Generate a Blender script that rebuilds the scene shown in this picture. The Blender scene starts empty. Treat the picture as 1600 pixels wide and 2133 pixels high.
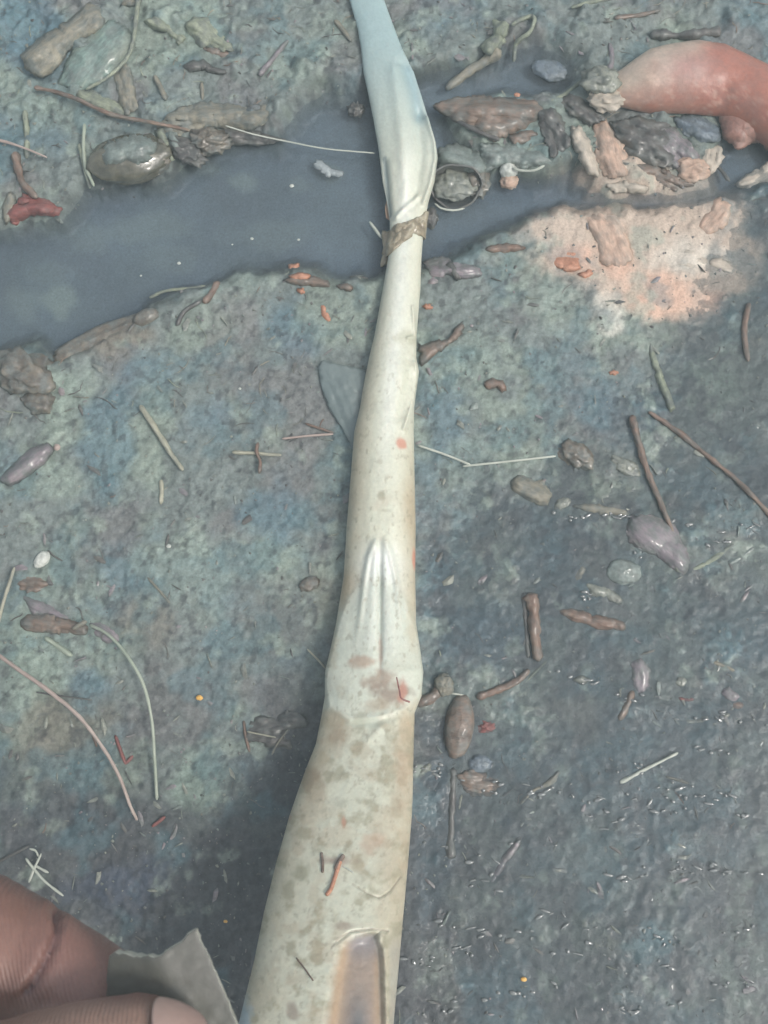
import bpy, math, random
import numpy as np
from mathutils import Vector, noise as mnoise
from mathutils.geometry import delaunay_2d_cdt
random.seed(7)
S = bpy.context.scene
COL = S.collection

# ------------------------------------------------------------------ camera
CAM = np.array([0.0, 0.0, 0.30]); TILT = math.radians(12.0); HALF = math.tan(math.radians(25.0)); HH = 1066.5
FWD = np.array([0, math.sin(TILT), -math.cos(TILT)]); UP = np.array([0, math.cos(TILT), math.sin(TILT)])
cd = bpy.data.cameras.new('camera'); cam = bpy.data.objects.new('camera', cd); COL.objects.link(cam)
cam.location = CAM; cam.rotation_euler = (TILT, 0, 0)
cd.sensor_fit = 'VERTICAL'; cd.sensor_height = 24; cd.lens = 12 / HALF
cd.clip_start = 0.005; cd.clip_end = 200
cd.dof.use_dof = True; cd.dof.focus_distance = 0.285; cd.dof.aperture_fstop = 48
S.camera = cam

# ------------------------------------------------------------------ light
SUN_EL = math.radians(56); SUN_AZ = math.radians(112)    # azimuth clockwise from +y: from the right, slightly towards the viewer
w = bpy.data.worlds.new('World'); S.world = w; w.use_nodes = True
nt = w.node_tree; bg = nt.nodes['Background']
sky = nt.nodes.new('ShaderNodeTexSky'); sky.sky_type = 'NISHITA'; sky.sun_disc = False
sky.sun_elevation = SUN_EL; sky.sun_rotation = SUN_AZ; sky.air_density = 1.0; sky.dust_density = 4.0
hs = nt.nodes.new('ShaderNodeHueSaturation'); hs.inputs['Saturation'].default_value = 0.45; nt.links.new(sky.outputs[0], hs.inputs['Color']); nt.links.new(hs.outputs[0], bg.inputs[0]); bg.inputs[1].default_value = 0.15
sl = bpy.data.lights.new('sun', 'SUN'); sl.energy = 1.25; sl.angle = math.radians(11); sl.color = (1.0, 0.95, 0.88)
so = bpy.data.objects.new('sun', sl); COL.objects.link(so)
sd = Vector((math.sin(SUN_AZ) * math.cos(SUN_EL), math.cos(SUN_AZ) * math.cos(SUN_EL), math.sin(SUN_EL)))
so.rotation_euler = sd.to_track_quat('Z', 'Y').to_euler(); so.location = sd * 2
S.view_settings.view_transform = 'Standard'; S.view_settings.look = 'None'
S.view_settings.gamma = 1; S.view_settings.exposure = 0.58

# ------------------------------------------------------------------ picture <-> place
def ray(px, py):
    px = np.asarray(px, float); py = np.asarray(py, float)
    a = (px - 800) / HH * HALF; b = (HH - py) / HH * HALF
    return np.stack([a, b * UP[1] + FWD[1], b * UP[2] + FWD[2]], -1)
def PZ(px, py, z=0.0):                     # point at height z
    d = ray(px, py); s = (z - CAM[2]) / d[..., 2]
    return CAM + d * s[..., None]
def PD(px, py, dep):                       # point at depth dep
    return CAM + ray(px, py) * (dep[:, None] if np.ndim(dep) else dep)
def proj(P):
    X = P - CAM; dep = X @ FWD
    return 800 + X[..., 0] / dep / HALF * HH, HH - (X @ UP) / dep / HALF * HH
MPP = 0.30 / math.cos(TILT) * HALF / HH    # metres per photo pixel near the middle

# ------------------------------------------------------------------ noise
def vnoise(x, y, f, seed):
    r = np.random.RandomState(seed).rand(256, 256)
    x = np.asarray(x) * f + seed * 3.17; y = np.asarray(y) * f + seed * 7.31
    xi = np.floor(x).astype(int); yi = np.floor(y).astype(int); u = x - xi; v = y - yi
    u = u * u * u * (u * (6 * u - 15) + 10); v = v * v * v * (v * (6 * v - 15) + 10)
    a = r[xi & 255, yi & 255]; b = r[(xi + 1) & 255, yi & 255]; c = r[xi & 255, (yi + 1) & 255]; d = r[(xi + 1) & 255, (yi + 1) & 255]
    return ((a * (1 - u) + b * u) * (1 - v) + (c * (1 - u) + d * u) * v) * 2 - 1
def fbm(x, y, f, seed, o=4, g=0.5):
    s = 0; a = 1; t = 0
    for i in range(o):
        c, n = math.cos(i * 1.1), math.sin(i * 1.1)
        s = s + a * vnoise(x * c - y * n, x * n + y * c, f * 2.03 ** i, seed + i * 13); t += a; a *= g
    return s / t * 1.6
def sstep(a, b, x):
    t = np.clip((x - a) / (b - a), 0, 1); return t * t * (3 - 2 * t)
def sdf(px, py, poly):                     # signed distance, negative inside
    p = np.array(poly, float); q = np.roll(p, -1, 0)
    d = np.full(np.shape(px), 1e9); ins = np.zeros(np.shape(px), bool)
    for (ax, ay), (bx, by) in zip(p, q):
        ex, ey = bx - ax, by - ay; wx, wy = px - ax, py - ay
        t = np.clip((wx * ex + wy * ey) / (ex * ex + ey * ey + 1e-9), 0, 1)
        d = np.minimum(d, np.hypot(wx - ex * t, wy - ey * t))
        if ay != by:
            c = ((ay > py) != (by > py)) & (px < (bx - ax) * (py - ay) / (by - ay) + ax); ins ^= c
    return np.where(ins, -d, d)
def seg(px, py, pts):                      # distance to an open polyline
    d = np.full(np.shape(px), 1e9)
    for (ax, ay), (bx, by) in zip(pts[:-1], pts[1:]):
        ex, ey = bx - ax, by - ay; wx, wy = px - ax, py - ay
        t = np.clip((wx * ex + wy * ey) / (ex * ex + ey * ey + 1e-9), 0, 1)
        d = np.minimum(d, np.hypot(wx - ex * t, wy - ey * t))
    return d

# ------------------------------------------------------------------ materials
def mat(name, cols, scale=180, rough=0.6, bump=0.3, bscale=900, spec=0.5, aniso=None, coat=0.0, sss=0.0, attr=False, bdist=0.0006, alpha=1.0, grain=0.25, mud=0.0):
    m = bpy.data.materials.new(name); m.use_nodes = True; n = m.node_tree.nodes; l = m.node_tree.links
    b = n['Principled BSDF']; tc = n.new('ShaderNodeTexCoord'); mp = n.new('ShaderNodeMapping'); l.new(tc.outputs['Object'], mp.inputs[0])
    if aniso: mp.inputs['Scale'].default_value = aniso
    n1 = n.new('ShaderNodeTexNoise'); n1.inputs['Scale'].default_value = scale; n1.inputs['Detail'].default_value = 6; n1.inputs['Roughness'].default_value = 0.62
    l.new(mp.outputs[0], n1.inputs['Vector'])
    if attr:
        base = n.new('ShaderNodeAttribute'); base.attribute_name = 'Col'; out = base.outputs['Color']
    else:
        r = n.new('ShaderNodeValToRGB'); e = r.color_ramp.elements
        e[0].position = 0.33; e[0].color = (*cols[0], 1); e[1].position = 0.68; e[1].color = (*cols[-1], 1)
        for i, c in enumerate(cols[1:-1]):
            k = e.new(0.33 + 0.35 * (i + 1) / (len(cols) - 1)); k.color = (*c, 1)
        l.new(n1.outputs[0], r.inputs[0]); out = r.outputs[0]
    n2 = n.new('ShaderNodeTexNoise'); n2.inputs['Scale'].default_value = bscale; n2.inputs['Detail'].default_value = 5; n2.inputs['Roughness'].default_value = 0.65
    l.new(mp.outputs[0], n2.inputs['Vector'])
    mr = n.new('ShaderNodeMapRange'); mr.inputs[1].default_value = 0.3; mr.inputs[2].default_value = 0.7
    mr.inputs[3].default_value = 1 - grain; mr.inputs[4].default_value = 1 + grain; l.new(n2.outputs[0], mr.inputs[0])
    if mud:
        n3 = n.new('ShaderNodeTexNoise'); n3.inputs['Scale'].default_value = 260; n3.inputs['Detail'].default_value = 7; n3.inputs['Roughness'].default_value = 0.7; l.new(tc.outputs['Object'], n3.inputs['Vector'])
        m3 = n.new('ShaderNodeMapRange'); m3.inputs[1].default_value = .42; m3.inputs[2].default_value = .60; m3.inputs[4].default_value = mud; l.new(n3.outputs[0], m3.inputs[0])
        mxm = n.new('ShaderNodeMix'); mxm.data_type = 'RGBA'; l.new(m3.outputs[0], mxm.inputs[0]); l.new(out, mxm.inputs[6]); mxm.inputs[7].default_value = (.118, .132, .122, 1); out = mxm.outputs[2]
    vm = n.new('ShaderNodeVectorMath'); vm.operation = 'SCALE'; l.new(out, vm.inputs[0]); l.new(mr.outputs[0], vm.inputs['Scale'])
    l.new(vm.outputs[0], b.inputs['Base Color'])
    b.inputs['Roughness'].default_value = rough; b.inputs['Specular IOR Level'].default_value = spec
    b.inputs['Coat Weight'].default_value = coat; b.inputs['Coat Roughness'].default_value = 0.12
    if sss: b.inputs['Subsurface Weight'].default_value = sss; b.inputs['Subsurface Radius'].default_value = (1, .45, .3); b.inputs['Subsurface Scale'].default_value = 0.002
    bp = n.new('ShaderNodeBump'); bp.inputs['Strength'].default_value = bump; bp.inputs['Distance'].default_value = bdist
    l.new(n2.outputs[0], bp.inputs['Height']); l.new(bp.outputs[0], b.inputs['Normal'])
    if alpha < 1: b.inputs['Alpha'].default_value = alpha
    return m

M = {}
M['ground'] = mat('wet_mud', None, rough=0.55, bump=0.45, bscale=1500, attr=True, spec=0.35, coat=0.12, grain=0.21, bdist=0.0005)
_m = M['ground']; _n = _m.node_tree.nodes; _l = _m.node_tree.links; _a = [x for x in _n if x.bl_idname == 'ShaderNodeAttribute'][0]; _b = _n['Principled BSDF']
for _i, _lo, _hi in (('Coat Weight', .0, .10), ('Roughness', .62, .45)):
    _r = _n.new('ShaderNodeMapRange'); _r.inputs[3].default_value = _lo; _r.inputs[4].default_value = _hi; _l.new(_a.outputs['Alpha'], _r.inputs[0]); _l.new(_r.outputs[0], _b.inputs[_i])
M['tan'] = mat('tan_leaf', [(.14,.13,.10), (.27,.25,.19)], scale=160, rough=0.60, coat=0.07, mud=0.90, bump=.6, bdist=.0008, aniso=(.28, 1, 1))
M['straw'] = mat('straw', [(.27,.26,.19), (.42,.41,.32)], scale=200, rough=0.55, grain=.15, mud=0.40, bump=.6, bdist=.0008, aniso=(.28, 1, 1))
M['pale'] = mat('pale_straw', [(.32,.34,.29), (.48,.50,.43)], scale=200, rough=.4, grain=.1, aniso=(.28, 1, 1))
M['pinkstem'] = mat('pink_stem', [(.30,.23,.20), (.40,.33,.29)], scale=150, rough=.45, grain=.12, aniso=(.28, 1, 1))
M['greenstem'] = mat('green_stem', [(.22,.26,.20), (.34,.37,.30)], scale=150, rough=.45, grain=.12, aniso=(.28, 1, 1))
M['teal'] = mat('teal_leaf', [(.10,.15,.14), (.17,.24,.21), (.22,.25,.19)], scale=110, rough=0.50, coat=0.30, mud=0.70, bump=.6, bdist=.0008, aniso=(.28, 1, 1))
M['sage'] = mat('sage_leaf', [(.16,.18,.13), (.30,.33,.24)], scale=140, rough=0.65, mud=0.90, bump=.6, bdist=.0008, aniso=(.28, 1, 1))
M['brown'] = mat('brown_leaf', [(.06,.045,.035), (.17,.12,.09), (.22,.16,.12)], scale=170, rough=0.55, coat=0.25, mud=0.70, bump=.6, bdist=.0008, aniso=(.28, 1, 1))
M['dark'] = mat('dark_leaf', [(.035,.035,.035), (.08,.075,.07), (.12,.11,.09)], scale=170, rough=0.50, coat=0.25, mud=0.55, bump=.6, bdist=.0008, aniso=(.28, 1, 1))
M['rust'] = mat('rust_twig', [(.085,.055,.038), (.17,.105,.075), (.20,.155,.11)], scale=220, rough=0.60, coat=0.35, mud=0.50, bump=.6, bdist=.0008, aniso=(.28, 1, 1))
M['red'] = mat('red_bits', [(.15,.045,.04), (.25,.085,.07)], scale=220, rough=0.55, coat=0.07, mud=0.30, bump=.6, bdist=.0008, aniso=(.28, 1, 1))
M['orange'] = mat('orange_bits', [(.33,.15,.09), (.44,.23,.15)], scale=220, rough=.5)
M['wetstone'] = mat('dark_wet_stone', [(.05,.05,.035), (.09,.085,.06), (.13,.125,.095)], scale=160, rough=.22, coat=.6, bump=.25)
M['yellow'] = mat('yellow_grain', [(.60,.34,.08), (.75,.45,.12)], scale=220, rough=.5)
M['peach'] = mat('peach_peel', [(.30,.20,.15), (.46,.32,.24), (.50,.40,.32)], scale=130, rough=0.65, bump=.4, mud=0.45, aniso=(.28, 1, 1))
M['cream'] = mat('cream_peel', [(.34,.29,.23), (.52,.46,.38)], scale=150, rough=.55, mud=.4, bump=.5, aniso=(.28, 1, 1))
M['mauve'] = mat('mauve_leaf', [(.13,.115,.13), (.20,.17,.18), (.24,.20,.19)], scale=120, rough=0.50, coat=0.50, mud=0.90, bump=.6, bdist=.0008, aniso=(.28, 1, 1))
M['stone'] = mat('wet_stone', [(.10,.105,.09), (.20,.21,.17), (.27,.27,.22)], scale=190, rough=0.50, coat=0.35, bump=.4, mud=0.90)
M['tealstone'] = mat('teal_stone', [(.12,.15,.14), (.22,.26,.23)], scale=190, rough=0.50, coat=0.30, bump=.4, mud=0.90)
M['brownstone'] = mat('brown_stone', [(.055,.048,.038), (.12,.10,.075), (.20,.175,.13)], scale=190, rough=0.55, coat=0.50, bump=.5, mud=0.90)
M['white'] = mat('white_grain', [(.36,.38,.34), (.55,.56,.51)], scale=200, rough=.4)
M['slate'] = mat('slate_film', [(.10,.13,.16), (.15,.18,.20)], scale=100, rough=0.35, coat=0.17, mud=0.40, bump=.6, bdist=.0008)
M['pipe'] = mat('pipe_plastic', None, rough=.42, bump=.12, bscale=1100, attr=True, spec=.45, coat=.10, sss=.12, grain=.07)
M['pipe_inside'] = mat('pipe_inside', [(.20,.14,.10), (.36,.25,.18), (.42,.31,.23)], scale=90, rough=.5, aniso=(1, .25, 1), grain=.15)
M['collar'] = mat('brown_tape', [(.15,.12,.08), (.25,.21,.14), (.36,.33,.25)], scale=300, rough=.4, bump=.5, coat=.5)
M['husk'] = mat('husk', None, rough=.38, bump=.3, attr=True, coat=.35, mud=.2, grain=.12)
M['shard'] = mat('grey_plastic', [(.070,.072,.060), (.088,.088,.074), (.105,.102,.088)], scale=90, rough=.5, bump=.12, coat=.15, grain=.10)
M['shard_edge'] = mat('broken_edge', [(.30,.30,.25), (.42,.41,.35)], scale=400, rough=.55, bump=.4, grain=.15)
M['film'] = mat('film', [(.15,.19,.19), (.20,.24,.23)], scale=60, rough=.3, alpha=.8, grain=.05)
M['fluff'] = mat('fluff', [(.30,.34,.35), (.46,.50,.50)], scale=300, rough=.7, alpha=.65)
M['nail'] = mat('nail', [(.30,.20,.17), (.37,.26,.22)], scale=60, rough=.28, coat=.3, bump=.05, grain=.04)

# skin: folds and fine parallel ridges
m = mat('skin', [(.150,.078,.068), (.215,.118,.104)], scale=70, rough=.46, bump=.2, bscale=1600, attr=True, sss=.18, grain=.10, coat=.05); M['skin'] = m
n = m.node_tree.nodes; l = m.node_tree.links
wv = n.new('ShaderNodeTexWave'); wv.wave_type = 'BANDS'; wv.bands_direction = 'X'; wv.inputs['Scale'].default_value = 560
wv.inputs['Distortion'].default_value = 6; wv.inputs['Detail'].default_value = 1.5; wv.inputs['Detail Scale'].default_value = 0.35
tc = n.new('ShaderNodeTexCoord'); mp = n.new('ShaderNodeMapping'); mp.inputs['Rotation'].default_value = (0, 0, math.radians(-17))
l.new(tc.outputs['Object'], mp.inputs[0]); l.new(mp.outputs[0], wv.inputs['Vector'])
b2 = n.new('ShaderNodeBump'); b2.inputs['Strength'].default_value = .38; b2.inputs['Distance'].default_value = .00018
old = [x for x in n if x.bl_idname == 'ShaderNodeBump' and x != b2][0]
l.new(wv.outputs['Fac'], b2.inputs['Height']); l.new(old.outputs[0], b2.inputs['Normal']); l.new(b2.outputs[0], n['Principled BSDF'].inputs['Normal'])

# water: tinted clear film over the mud, mirror by Fresnel
m = bpy.data.materials.new('water'); m.use_nodes = True; n = m.node_tree.nodes; l = m.node_tree.links; n.remove(n['Principled BSDF'])
tr = n.new('ShaderNodeBsdfTransparent'); tr.inputs[0].default_value = (.90, .93, .95, 1)
df = n.new('ShaderNodeBsdfDiffuse'); df.inputs[0].default_value = (.150, .178, .190, 1)
mx0 = n.new('ShaderNodeMixShader'); mx0.inputs[0].default_value = .15; l.new(tr.outputs[0], mx0.inputs[1]); l.new(df.outputs[0], mx0.inputs[2])
gl = n.new('ShaderNodeBsdfGlossy'); gl.inputs['Roughness'].default_value = .03
fr = n.new('ShaderNodeFresnel'); fr.inputs[0].default_value = 1.36
mx = n.new('ShaderNodeMixShader'); l.new(fr.outputs[0], mx.inputs[0]); l.new(mx0.outputs[0], mx.inputs[1]); l.new(gl.outputs[0], mx.inputs[2])
l.new(mx.outputs[0], n['Material Output'].inputs[0]); M['water'] = m

# ------------------------------------------------------------------ object helpers
def tag(o, label=None, cat=None, group=None, kind=None):
    if label: o['label'] = label
    if cat: o['category'] = cat
    if group: o['group'] = group
    if kind: o['kind'] = kind
    return o
def link(name, V, F, m, parent=None, smooth=True, mats=None, fmat=None, col=None):
    me = bpy.data.meshes.new(name)
    V = np.asarray(V, np.float32)
    if isinstance(F, np.ndarray):
        k = F.shape[1]; me.vertices.add(len(V)); me.vertices.foreach_set('co', V.ravel())
        me.loops.add(F.size); me.loops.foreach_set('vertex_index', F.ravel().astype(np.int32))
        me.polygons.add(len(F)); me.polygons.foreach_set('loop_start', (np.arange(len(F)) * k).astype(np.int32))
        me.update(calc_edges=True)
    else:
        me.from_pydata([tuple(map(float, v)) for v in V], [], F); me.update()
    me.validate()
    if smooth: me.polygons.foreach_set('use_smooth', np.ones(len(me.polygons), bool))
    for mm in (mats or [m]): me.materials.append(mm)
    if fmat is not None: me.polygons.foreach_set('material_index', np.asarray(fmat, np.int32))
    if col is not None:
        a = me.color_attributes.new('Col', 'FLOAT_COLOR', 'POINT'); c = np.ones((len(V), 4), np.float32); c[:, :3] = np.clip(col[:, :3], 0.004, 1)
        if col.shape[1] == 4: c[:, 3] = col[:, 3]
        a.data.foreach_set('color', c.ravel())
    o = bpy.data.objects.new(name, me); COL.objects.link(o)
    if parent: o.parent = parent
    return o
def recentre(o, turn=None):                 # origin at the thing itself, local x along its length
    me = o.data; n = len(me.vertices); c = np.empty(n * 3, np.float32); me.vertices.foreach_get('co', c); c = c.reshape(-1, 3)
    k = np.array([(c[:, 0].min() + c[:, 0].max()) / 2, (c[:, 1].min() + c[:, 1].max()) / 2, c[:, 2].min()]); me.vertices.foreach_set('co', (c - k).astype(np.float32).ravel())
    if turn is not None:
        n_ = c - k; ca, sa = math.cos(-turn), math.sin(-turn); m_ = n_.copy(); m_[:, 0] = n_[:, 0] * ca - n_[:, 1] * sa; m_[:, 1] = n_[:, 0] * sa + n_[:, 1] * ca
        me.vertices.foreach_set('co', m_.astype(np.float32).ravel()); o.rotation_euler.z = turn
    o.location = k; return o
def empty(name, loc):
    o = bpy.data.objects.new(name, None); COL.objects.link(o); o.location = loc; o.empty_display_size = .01; return o
def under(o, root):                         # keep world position under an Empty that only translates
    o.parent = root; o.location = Vector(o.location) - Vector(root.location); return o
def gridF(nr, nc, wrap=False):
    i = np.arange(nr - 1)[:, None]; j = np.arange(nc if wrap else nc - 1)[None, :]; j2 = (j + 1) % nc
    return np.stack([i * nc + j, i * nc + j2, (i + 1) * nc + j2, (i + 1) * nc + j], -1).reshape(-1, 4)
def crom(pts, n):                           # smooth curve through points
    p = np.array(pts, float)
    if len(p) == 2: return p[0] + (p[1] - p[0]) * np.linspace(0, 1, n)[:, None]
    q = np.vstack([2 * p[0] - p[1], p, 2 * p[-1] - p[-2]]); out = []
    for t in np.linspace(0, len(p) - 1 - 1e-9, n):
        i = int(t); u = t - i; a, b, c, d = q[i:i + 4]
        out.append(.5 * (2 * b + (c - a) * u + (2 * a - 5 * b + 4 * c - d) * u * u + (3 * b - a - 3 * c + d) * u ** 3))
    return np.array(out)

# ------------------------------------------------------------------ ground
PUD = [(-900,430),(0,468),(60,455),(130,452),(180,402),(260,396),(335,372),(385,335),(440,305),(500,292),(580,290),(610,255),(650,215),(720,190),(780,170),(870,165),
       (950,130),(1020,130),(1110,80),(1210,120),(1190,180),(1120,205),(1000,215),(930,250),(980,310),(1020,375),(1130,372),(1190,345),(1230,395),(1330,410),
       (1480,395),(1500,290),(2400,260),(2400,340),(1600,385),(1420,430),(1150,440),(1040,490),(900,545),(790,562),(690,582),(610,562),(440,592),(330,640),(200,700),(112,750),(60,725),(0,742),(-900,800)]
def wetmask(px, py):
    return sstep(-120, 160, (px - 900) * .55 + (py - 1000) * .55 + 90 * np.sin(py / 170.)) * sstep(840, 900, px)
def H(x, y):
    x = np.asarray(x, float); y = np.asarray(y, float)
    px, py = proj(np.stack([x, y, np.zeros_like(x)], -1))
    jag = 16 * fbm(x, y, 90, 5, 4)
    d = sdf(px, py, PUD) + jag
    shore = sstep(-34, 26, d)
    up = sstep(600, 250, py)
    base = 0.0021 + 0.0010 * up + .0008 * np.exp(-((d - 30) / 40.) ** 2)
    wet = wetmask(px, py)
    base = base * (1 - wet) + wet * (-0.00012 - 0.0005 * sstep(1300, 1500, px) * sstep(1500, 1900, py) + .0006 * sstep(1000, 850, px))
    h = -0.0035 * (1 - shore) + base * shore
    amp = .25 + .75 * shore
    rough = fbm(x, y, 45, 11, 2) * .0007 + fbm(x, y, 190, 23, 3) * .00026 + fbm(x, y, 560, 31, 3) * .00028
    h = h + amp * rough * (1 - .15 * wet)
    h = h + .0010 * np.maximum(0, fbm(x, y, 130, 77, 3) - .25) * shore * (.6 + 2 * up)
    h = h + shore * (.25 + .9 * up) * .0012 * (.25 - np.abs(fbm(x, y, 75, 88, 4, .55)))
    far = sstep(.35, .6, np.maximum(np.abs(x), np.abs(y - .08)))
    return h * (1 - far) + far * (.0015 + .01 * fbm(x, y, 2, 3, 3) - .004)
def axis(lo, hi, step, out):
    a = np.arange(lo, hi, step); e = []; s = step; v = hi
    while v < out: s *= 1.16; v += s; e.append(v)
    f = []; s = step; v = lo
    while v > -out: s *= 1.16; v -= s; f.append(v)
    return np.array(f[::-1] + list(a) + e)
gx, gy = axis(-.13, .13, .00042, 12), axis(-.08, .25, .00042, 12)
X, Y = np.meshgrid(gx, gy); Z = H(X, Y); PX, PY = proj(np.stack([X, Y, np.zeros_like(X)], -1))

def blob(cx, cy, rx, ry, s=1.0, seed=0):
    d = np.hypot((PX - cx) / rx, (PY - cy) / ry) + .45 * fbm(X, Y, 110, 200 + seed, 4)
    return s * sstep(1.25, .45, d)
def mixc(c, k, m_): return c * (1 - m_[..., None]) + np.array(k) * m_[..., None]
C = np.ones(X.shape + (3,)) * np.array((.175, .190, .178))
C = mixc(C, (.115, .170, .195), sstep(.05, .6, fbm(X, Y, 38, 301, 4)) * .6)
C = mixc(C, (.235, .262, .215), sstep(.0, .6, fbm(X, Y, 55, 311, 5)) * .7)
C = mixc(C, (.170, .150, .148), sstep(.05, .6, fbm(X, Y, 60, 321, 4)) * .6)
for i, (cx, cy, rx, ry, s) in enumerate([(230,920,60,130,.8),(560,1060,90,60,.8),(600,700,70,70,.7),(180,1450,70,60,.8),(210,1570,80,70,.6),(1150,1110,110,60,.8),(1000,1310,110,70,.8),(930,850,60,90,.7),(1250,850,60,60,.7),(60,60,90,90,.8),(1500,1300,200,120,.5),(440,880,60,60,.6),(330,640+140,60,40,.7),(1100,1600,150,80,.5)]):
    C = mixc(C, (.095, .165, .205), blob(cx, cy, rx, ry, s * .7, i))
for i, (cx, cy, rx, ry, s) in enumerate([(140,820,80,60,.9),(430,1640,90,100,.8),(60,1420,80,110,.8),(100,1000,70,40,.6),(960,750,90,80,.7),(1010,970,90,60,.6),(1500,780,70,60,.7),(440,1180,160,90,.5),(180,650,90,50,.5),(1180,640,120,70,.6),(420,60,70,60,.8),(190,1340,70,50,.5),(500,560,60,60,.5),(150,250,90,60,.5),(600,130,70,60,.6)]):
    C = mixc(C, (.275, .315, .262), blob(cx, cy, rx, ry, s * .85, 30 + i))
for i, (cx, cy, rx, ry, s) in enumerate([(220,715,90,40,.8),(290,700,50,30,.7),(300,1300,70,60,.5),(620,1250,120,90,.4),(130,1530,120,90,.6),(1560,700,60,70,.5)]):
    C = mixc(C, (.190, .150, .115), blob(cx, cy, rx, ry, s, 60 + i))
pm = np.clip(blob(1300, 540, 210, 110, 1, 80) + blob(1400, 610, 120, 70, 1, 81) + blob(1350, 430, 170, 60, .7, 82), 0, 1)
pm = np.clip(pm + blob(1290, 460, 170, 110, .8, 140) + blob(1480, 470, 110, 110, .8, 141) + blob(1350, 370, 170, 50, .6, 142) + blob(1540, 550, 110, 60, .7, 143), 0, 1); C = mixc(C, (.58, .42, .33), pm * .85)
C = mixc(C, (.76, .42, .30), np.clip(blob(1200, 550, 60, 40, .8, 83) + blob(1380, 620, 100, 50, .7, 84) + blob(1275, 510, 45, 80, .8, 85), 0, 1) * .8)
C = mixc(C, (.74, .64, .55), np.clip(blob(1440, 548, 90, 50, .6, 86) + blob(1270, 660, 30, 50, .6, 87), 0, 1))
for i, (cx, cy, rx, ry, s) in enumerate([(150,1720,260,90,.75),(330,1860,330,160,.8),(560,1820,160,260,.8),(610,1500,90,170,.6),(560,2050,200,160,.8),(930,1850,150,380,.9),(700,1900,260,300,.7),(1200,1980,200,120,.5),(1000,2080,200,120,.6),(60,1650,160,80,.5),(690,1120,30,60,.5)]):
    C = mixc(C, (.075, .074, .080), blob(cx, cy, rx, ry, s * .95, 90 + i))  # dark wet mud, with the shade of hand and stalk painted in
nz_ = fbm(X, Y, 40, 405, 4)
C = mixc(C, (.055, .054, .060), sstep(1500, 1790, PY + 150 * nz_ + .22 * (PX - 300)) * sstep(1150, 900, PX + 80 * nz_) * .5)  # darker towards the lower left: wetter soil plus painted shade
C = mixc(C, (.25, .30, .25), blob(430, 1640, 70, 80, .55, 401))
C = mixc(C, (.055, .065, .095), blob(240, 1840, 110, 60, .7, 120)); C = mixc(C, (.05, .065, .095), blob(1480, 1900, 45, 70, .8, 121))  # second blob: a dark shadow shape painted on the mud
wm = wetmask(PX, PY) * (1 - pm)
C = C * (1 - .30 * wm)[..., None]; C = mixc(C, (.075, .105, .125), wm * sstep(.0, .5, fbm(X, Y, 48, 351, 4)) * .6); C = mixc(C, (.15, .165, .15), wm * sstep(.1, .6, fbm(X, Y, 70, 361, 4)) * .6); C = mixc(C, (.062, .064, .070), wm * sstep(.1, .55, fbm(X, Y, 130, 371, 4)) * .7)
dp = sdf(PX, PY, PUD) + 16 * fbm(X, Y, 90, 5, 4); inside = sstep(10, -30, dp)
silt = np.array((.142, .176, .215)) * (1 + .26 * fbm(X, Y, 30, 401, 5))[..., None]; lowb = sstep(-70, -5, sdf(PX, PY - 0, PUD)) * sstep(330, 520, PY + .22 * (PX - 100)) * (.6 + .4 * fbm(X, Y, 50, 402, 2)); silt = silt * (1 - np.clip(lowb, 0, 1)[..., None] * np.array((.5, .38, .18)))
C = C * (1 - inside[..., None] * .85) + silt * inside[..., None] * .85
for i, (cx, cy, rx, ry, s) in enumerate([(115,610,35,30,.8),(510,365,30,22,.6),(75,560,60,40,.3),(620,375,30,25,.35),(350,530,60,30,.25),(120,640,20,20,.7),(688,350,34,20,.6),(420,340,50,20,.4),(560,480,120,30,.3),(250,470,140,40,.35),(40,620,60,50,.45)]):
    C = mixc(C, (.27, .31, .29), blob(cx, cy, rx, ry, s, 130 + i))
C = mixc(C, (.085, .15, .17), sstep(.15, .7, fbm(X, Y, 90, 382, 4)) * .45 * (1 - inside)); C = mixc(C, (.31, .34, .28), sstep(.4, .95, fbm(X, Y, 150, 381, 4)) * .5 * (1 - inside)); C = mixc(C, (.075, .085, .09), sstep(.06, .0, np.abs(fbm(X, Y, 85, 391, 4))) * sstep(-.1, .4, fbm(X, Y, 30, 392, 2)) * .5 * (1 - inside))
C = C * np.array((.80, .875, .88)); fine = fbm(X, Y, 700, 501, 3) * (1 - .75 * inside) * (1 - .7 * pm); C = C * (1 + .22 * fine)[..., None]
C = mixc(C, (.03, .033, .038), sstep(.5, .85, fbm(X, Y, 420, 511, 3)) * .5 * (1 - inside) * (1 - .8 * pm))
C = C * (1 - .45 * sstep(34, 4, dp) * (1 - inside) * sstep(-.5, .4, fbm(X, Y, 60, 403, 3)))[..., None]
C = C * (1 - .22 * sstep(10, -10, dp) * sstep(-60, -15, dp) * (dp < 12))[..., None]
WET = np.clip(wm * .8 + .35 * sstep(.0, .6, fbm(X, Y, 50, 777, 3)) + .3 * inside, 0, 1)
V = np.stack([X, Y, Z], -1).reshape(-1, 3)
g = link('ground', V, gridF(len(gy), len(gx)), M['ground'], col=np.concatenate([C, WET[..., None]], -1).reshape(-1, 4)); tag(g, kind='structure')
# water sheet, lifted where it climbs wet grains
wx, wy = axis(-.13, .13, .0007, .5), axis(-.08, .25, .0007, .5)
X2, Y2 = np.meshgrid(wx, wy); Z2 = H(X2, Y2)
far = sstep(.3, .5, np.maximum(np.abs(X2), np.abs(Y2 - .08)))
W2 = .00022 * np.exp(-np.clip(-Z2, 0, 1) / .00030) * (Z2 < .002) + .00003 * fbm(X2, Y2, 60, 601, 3) - far * .03
wt = link('water', np.stack([X2, Y2, W2], -1).reshape(-1, 3), gridF(len(wy), len(wx)), M['water']); tag(wt, kind='structure')

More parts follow.
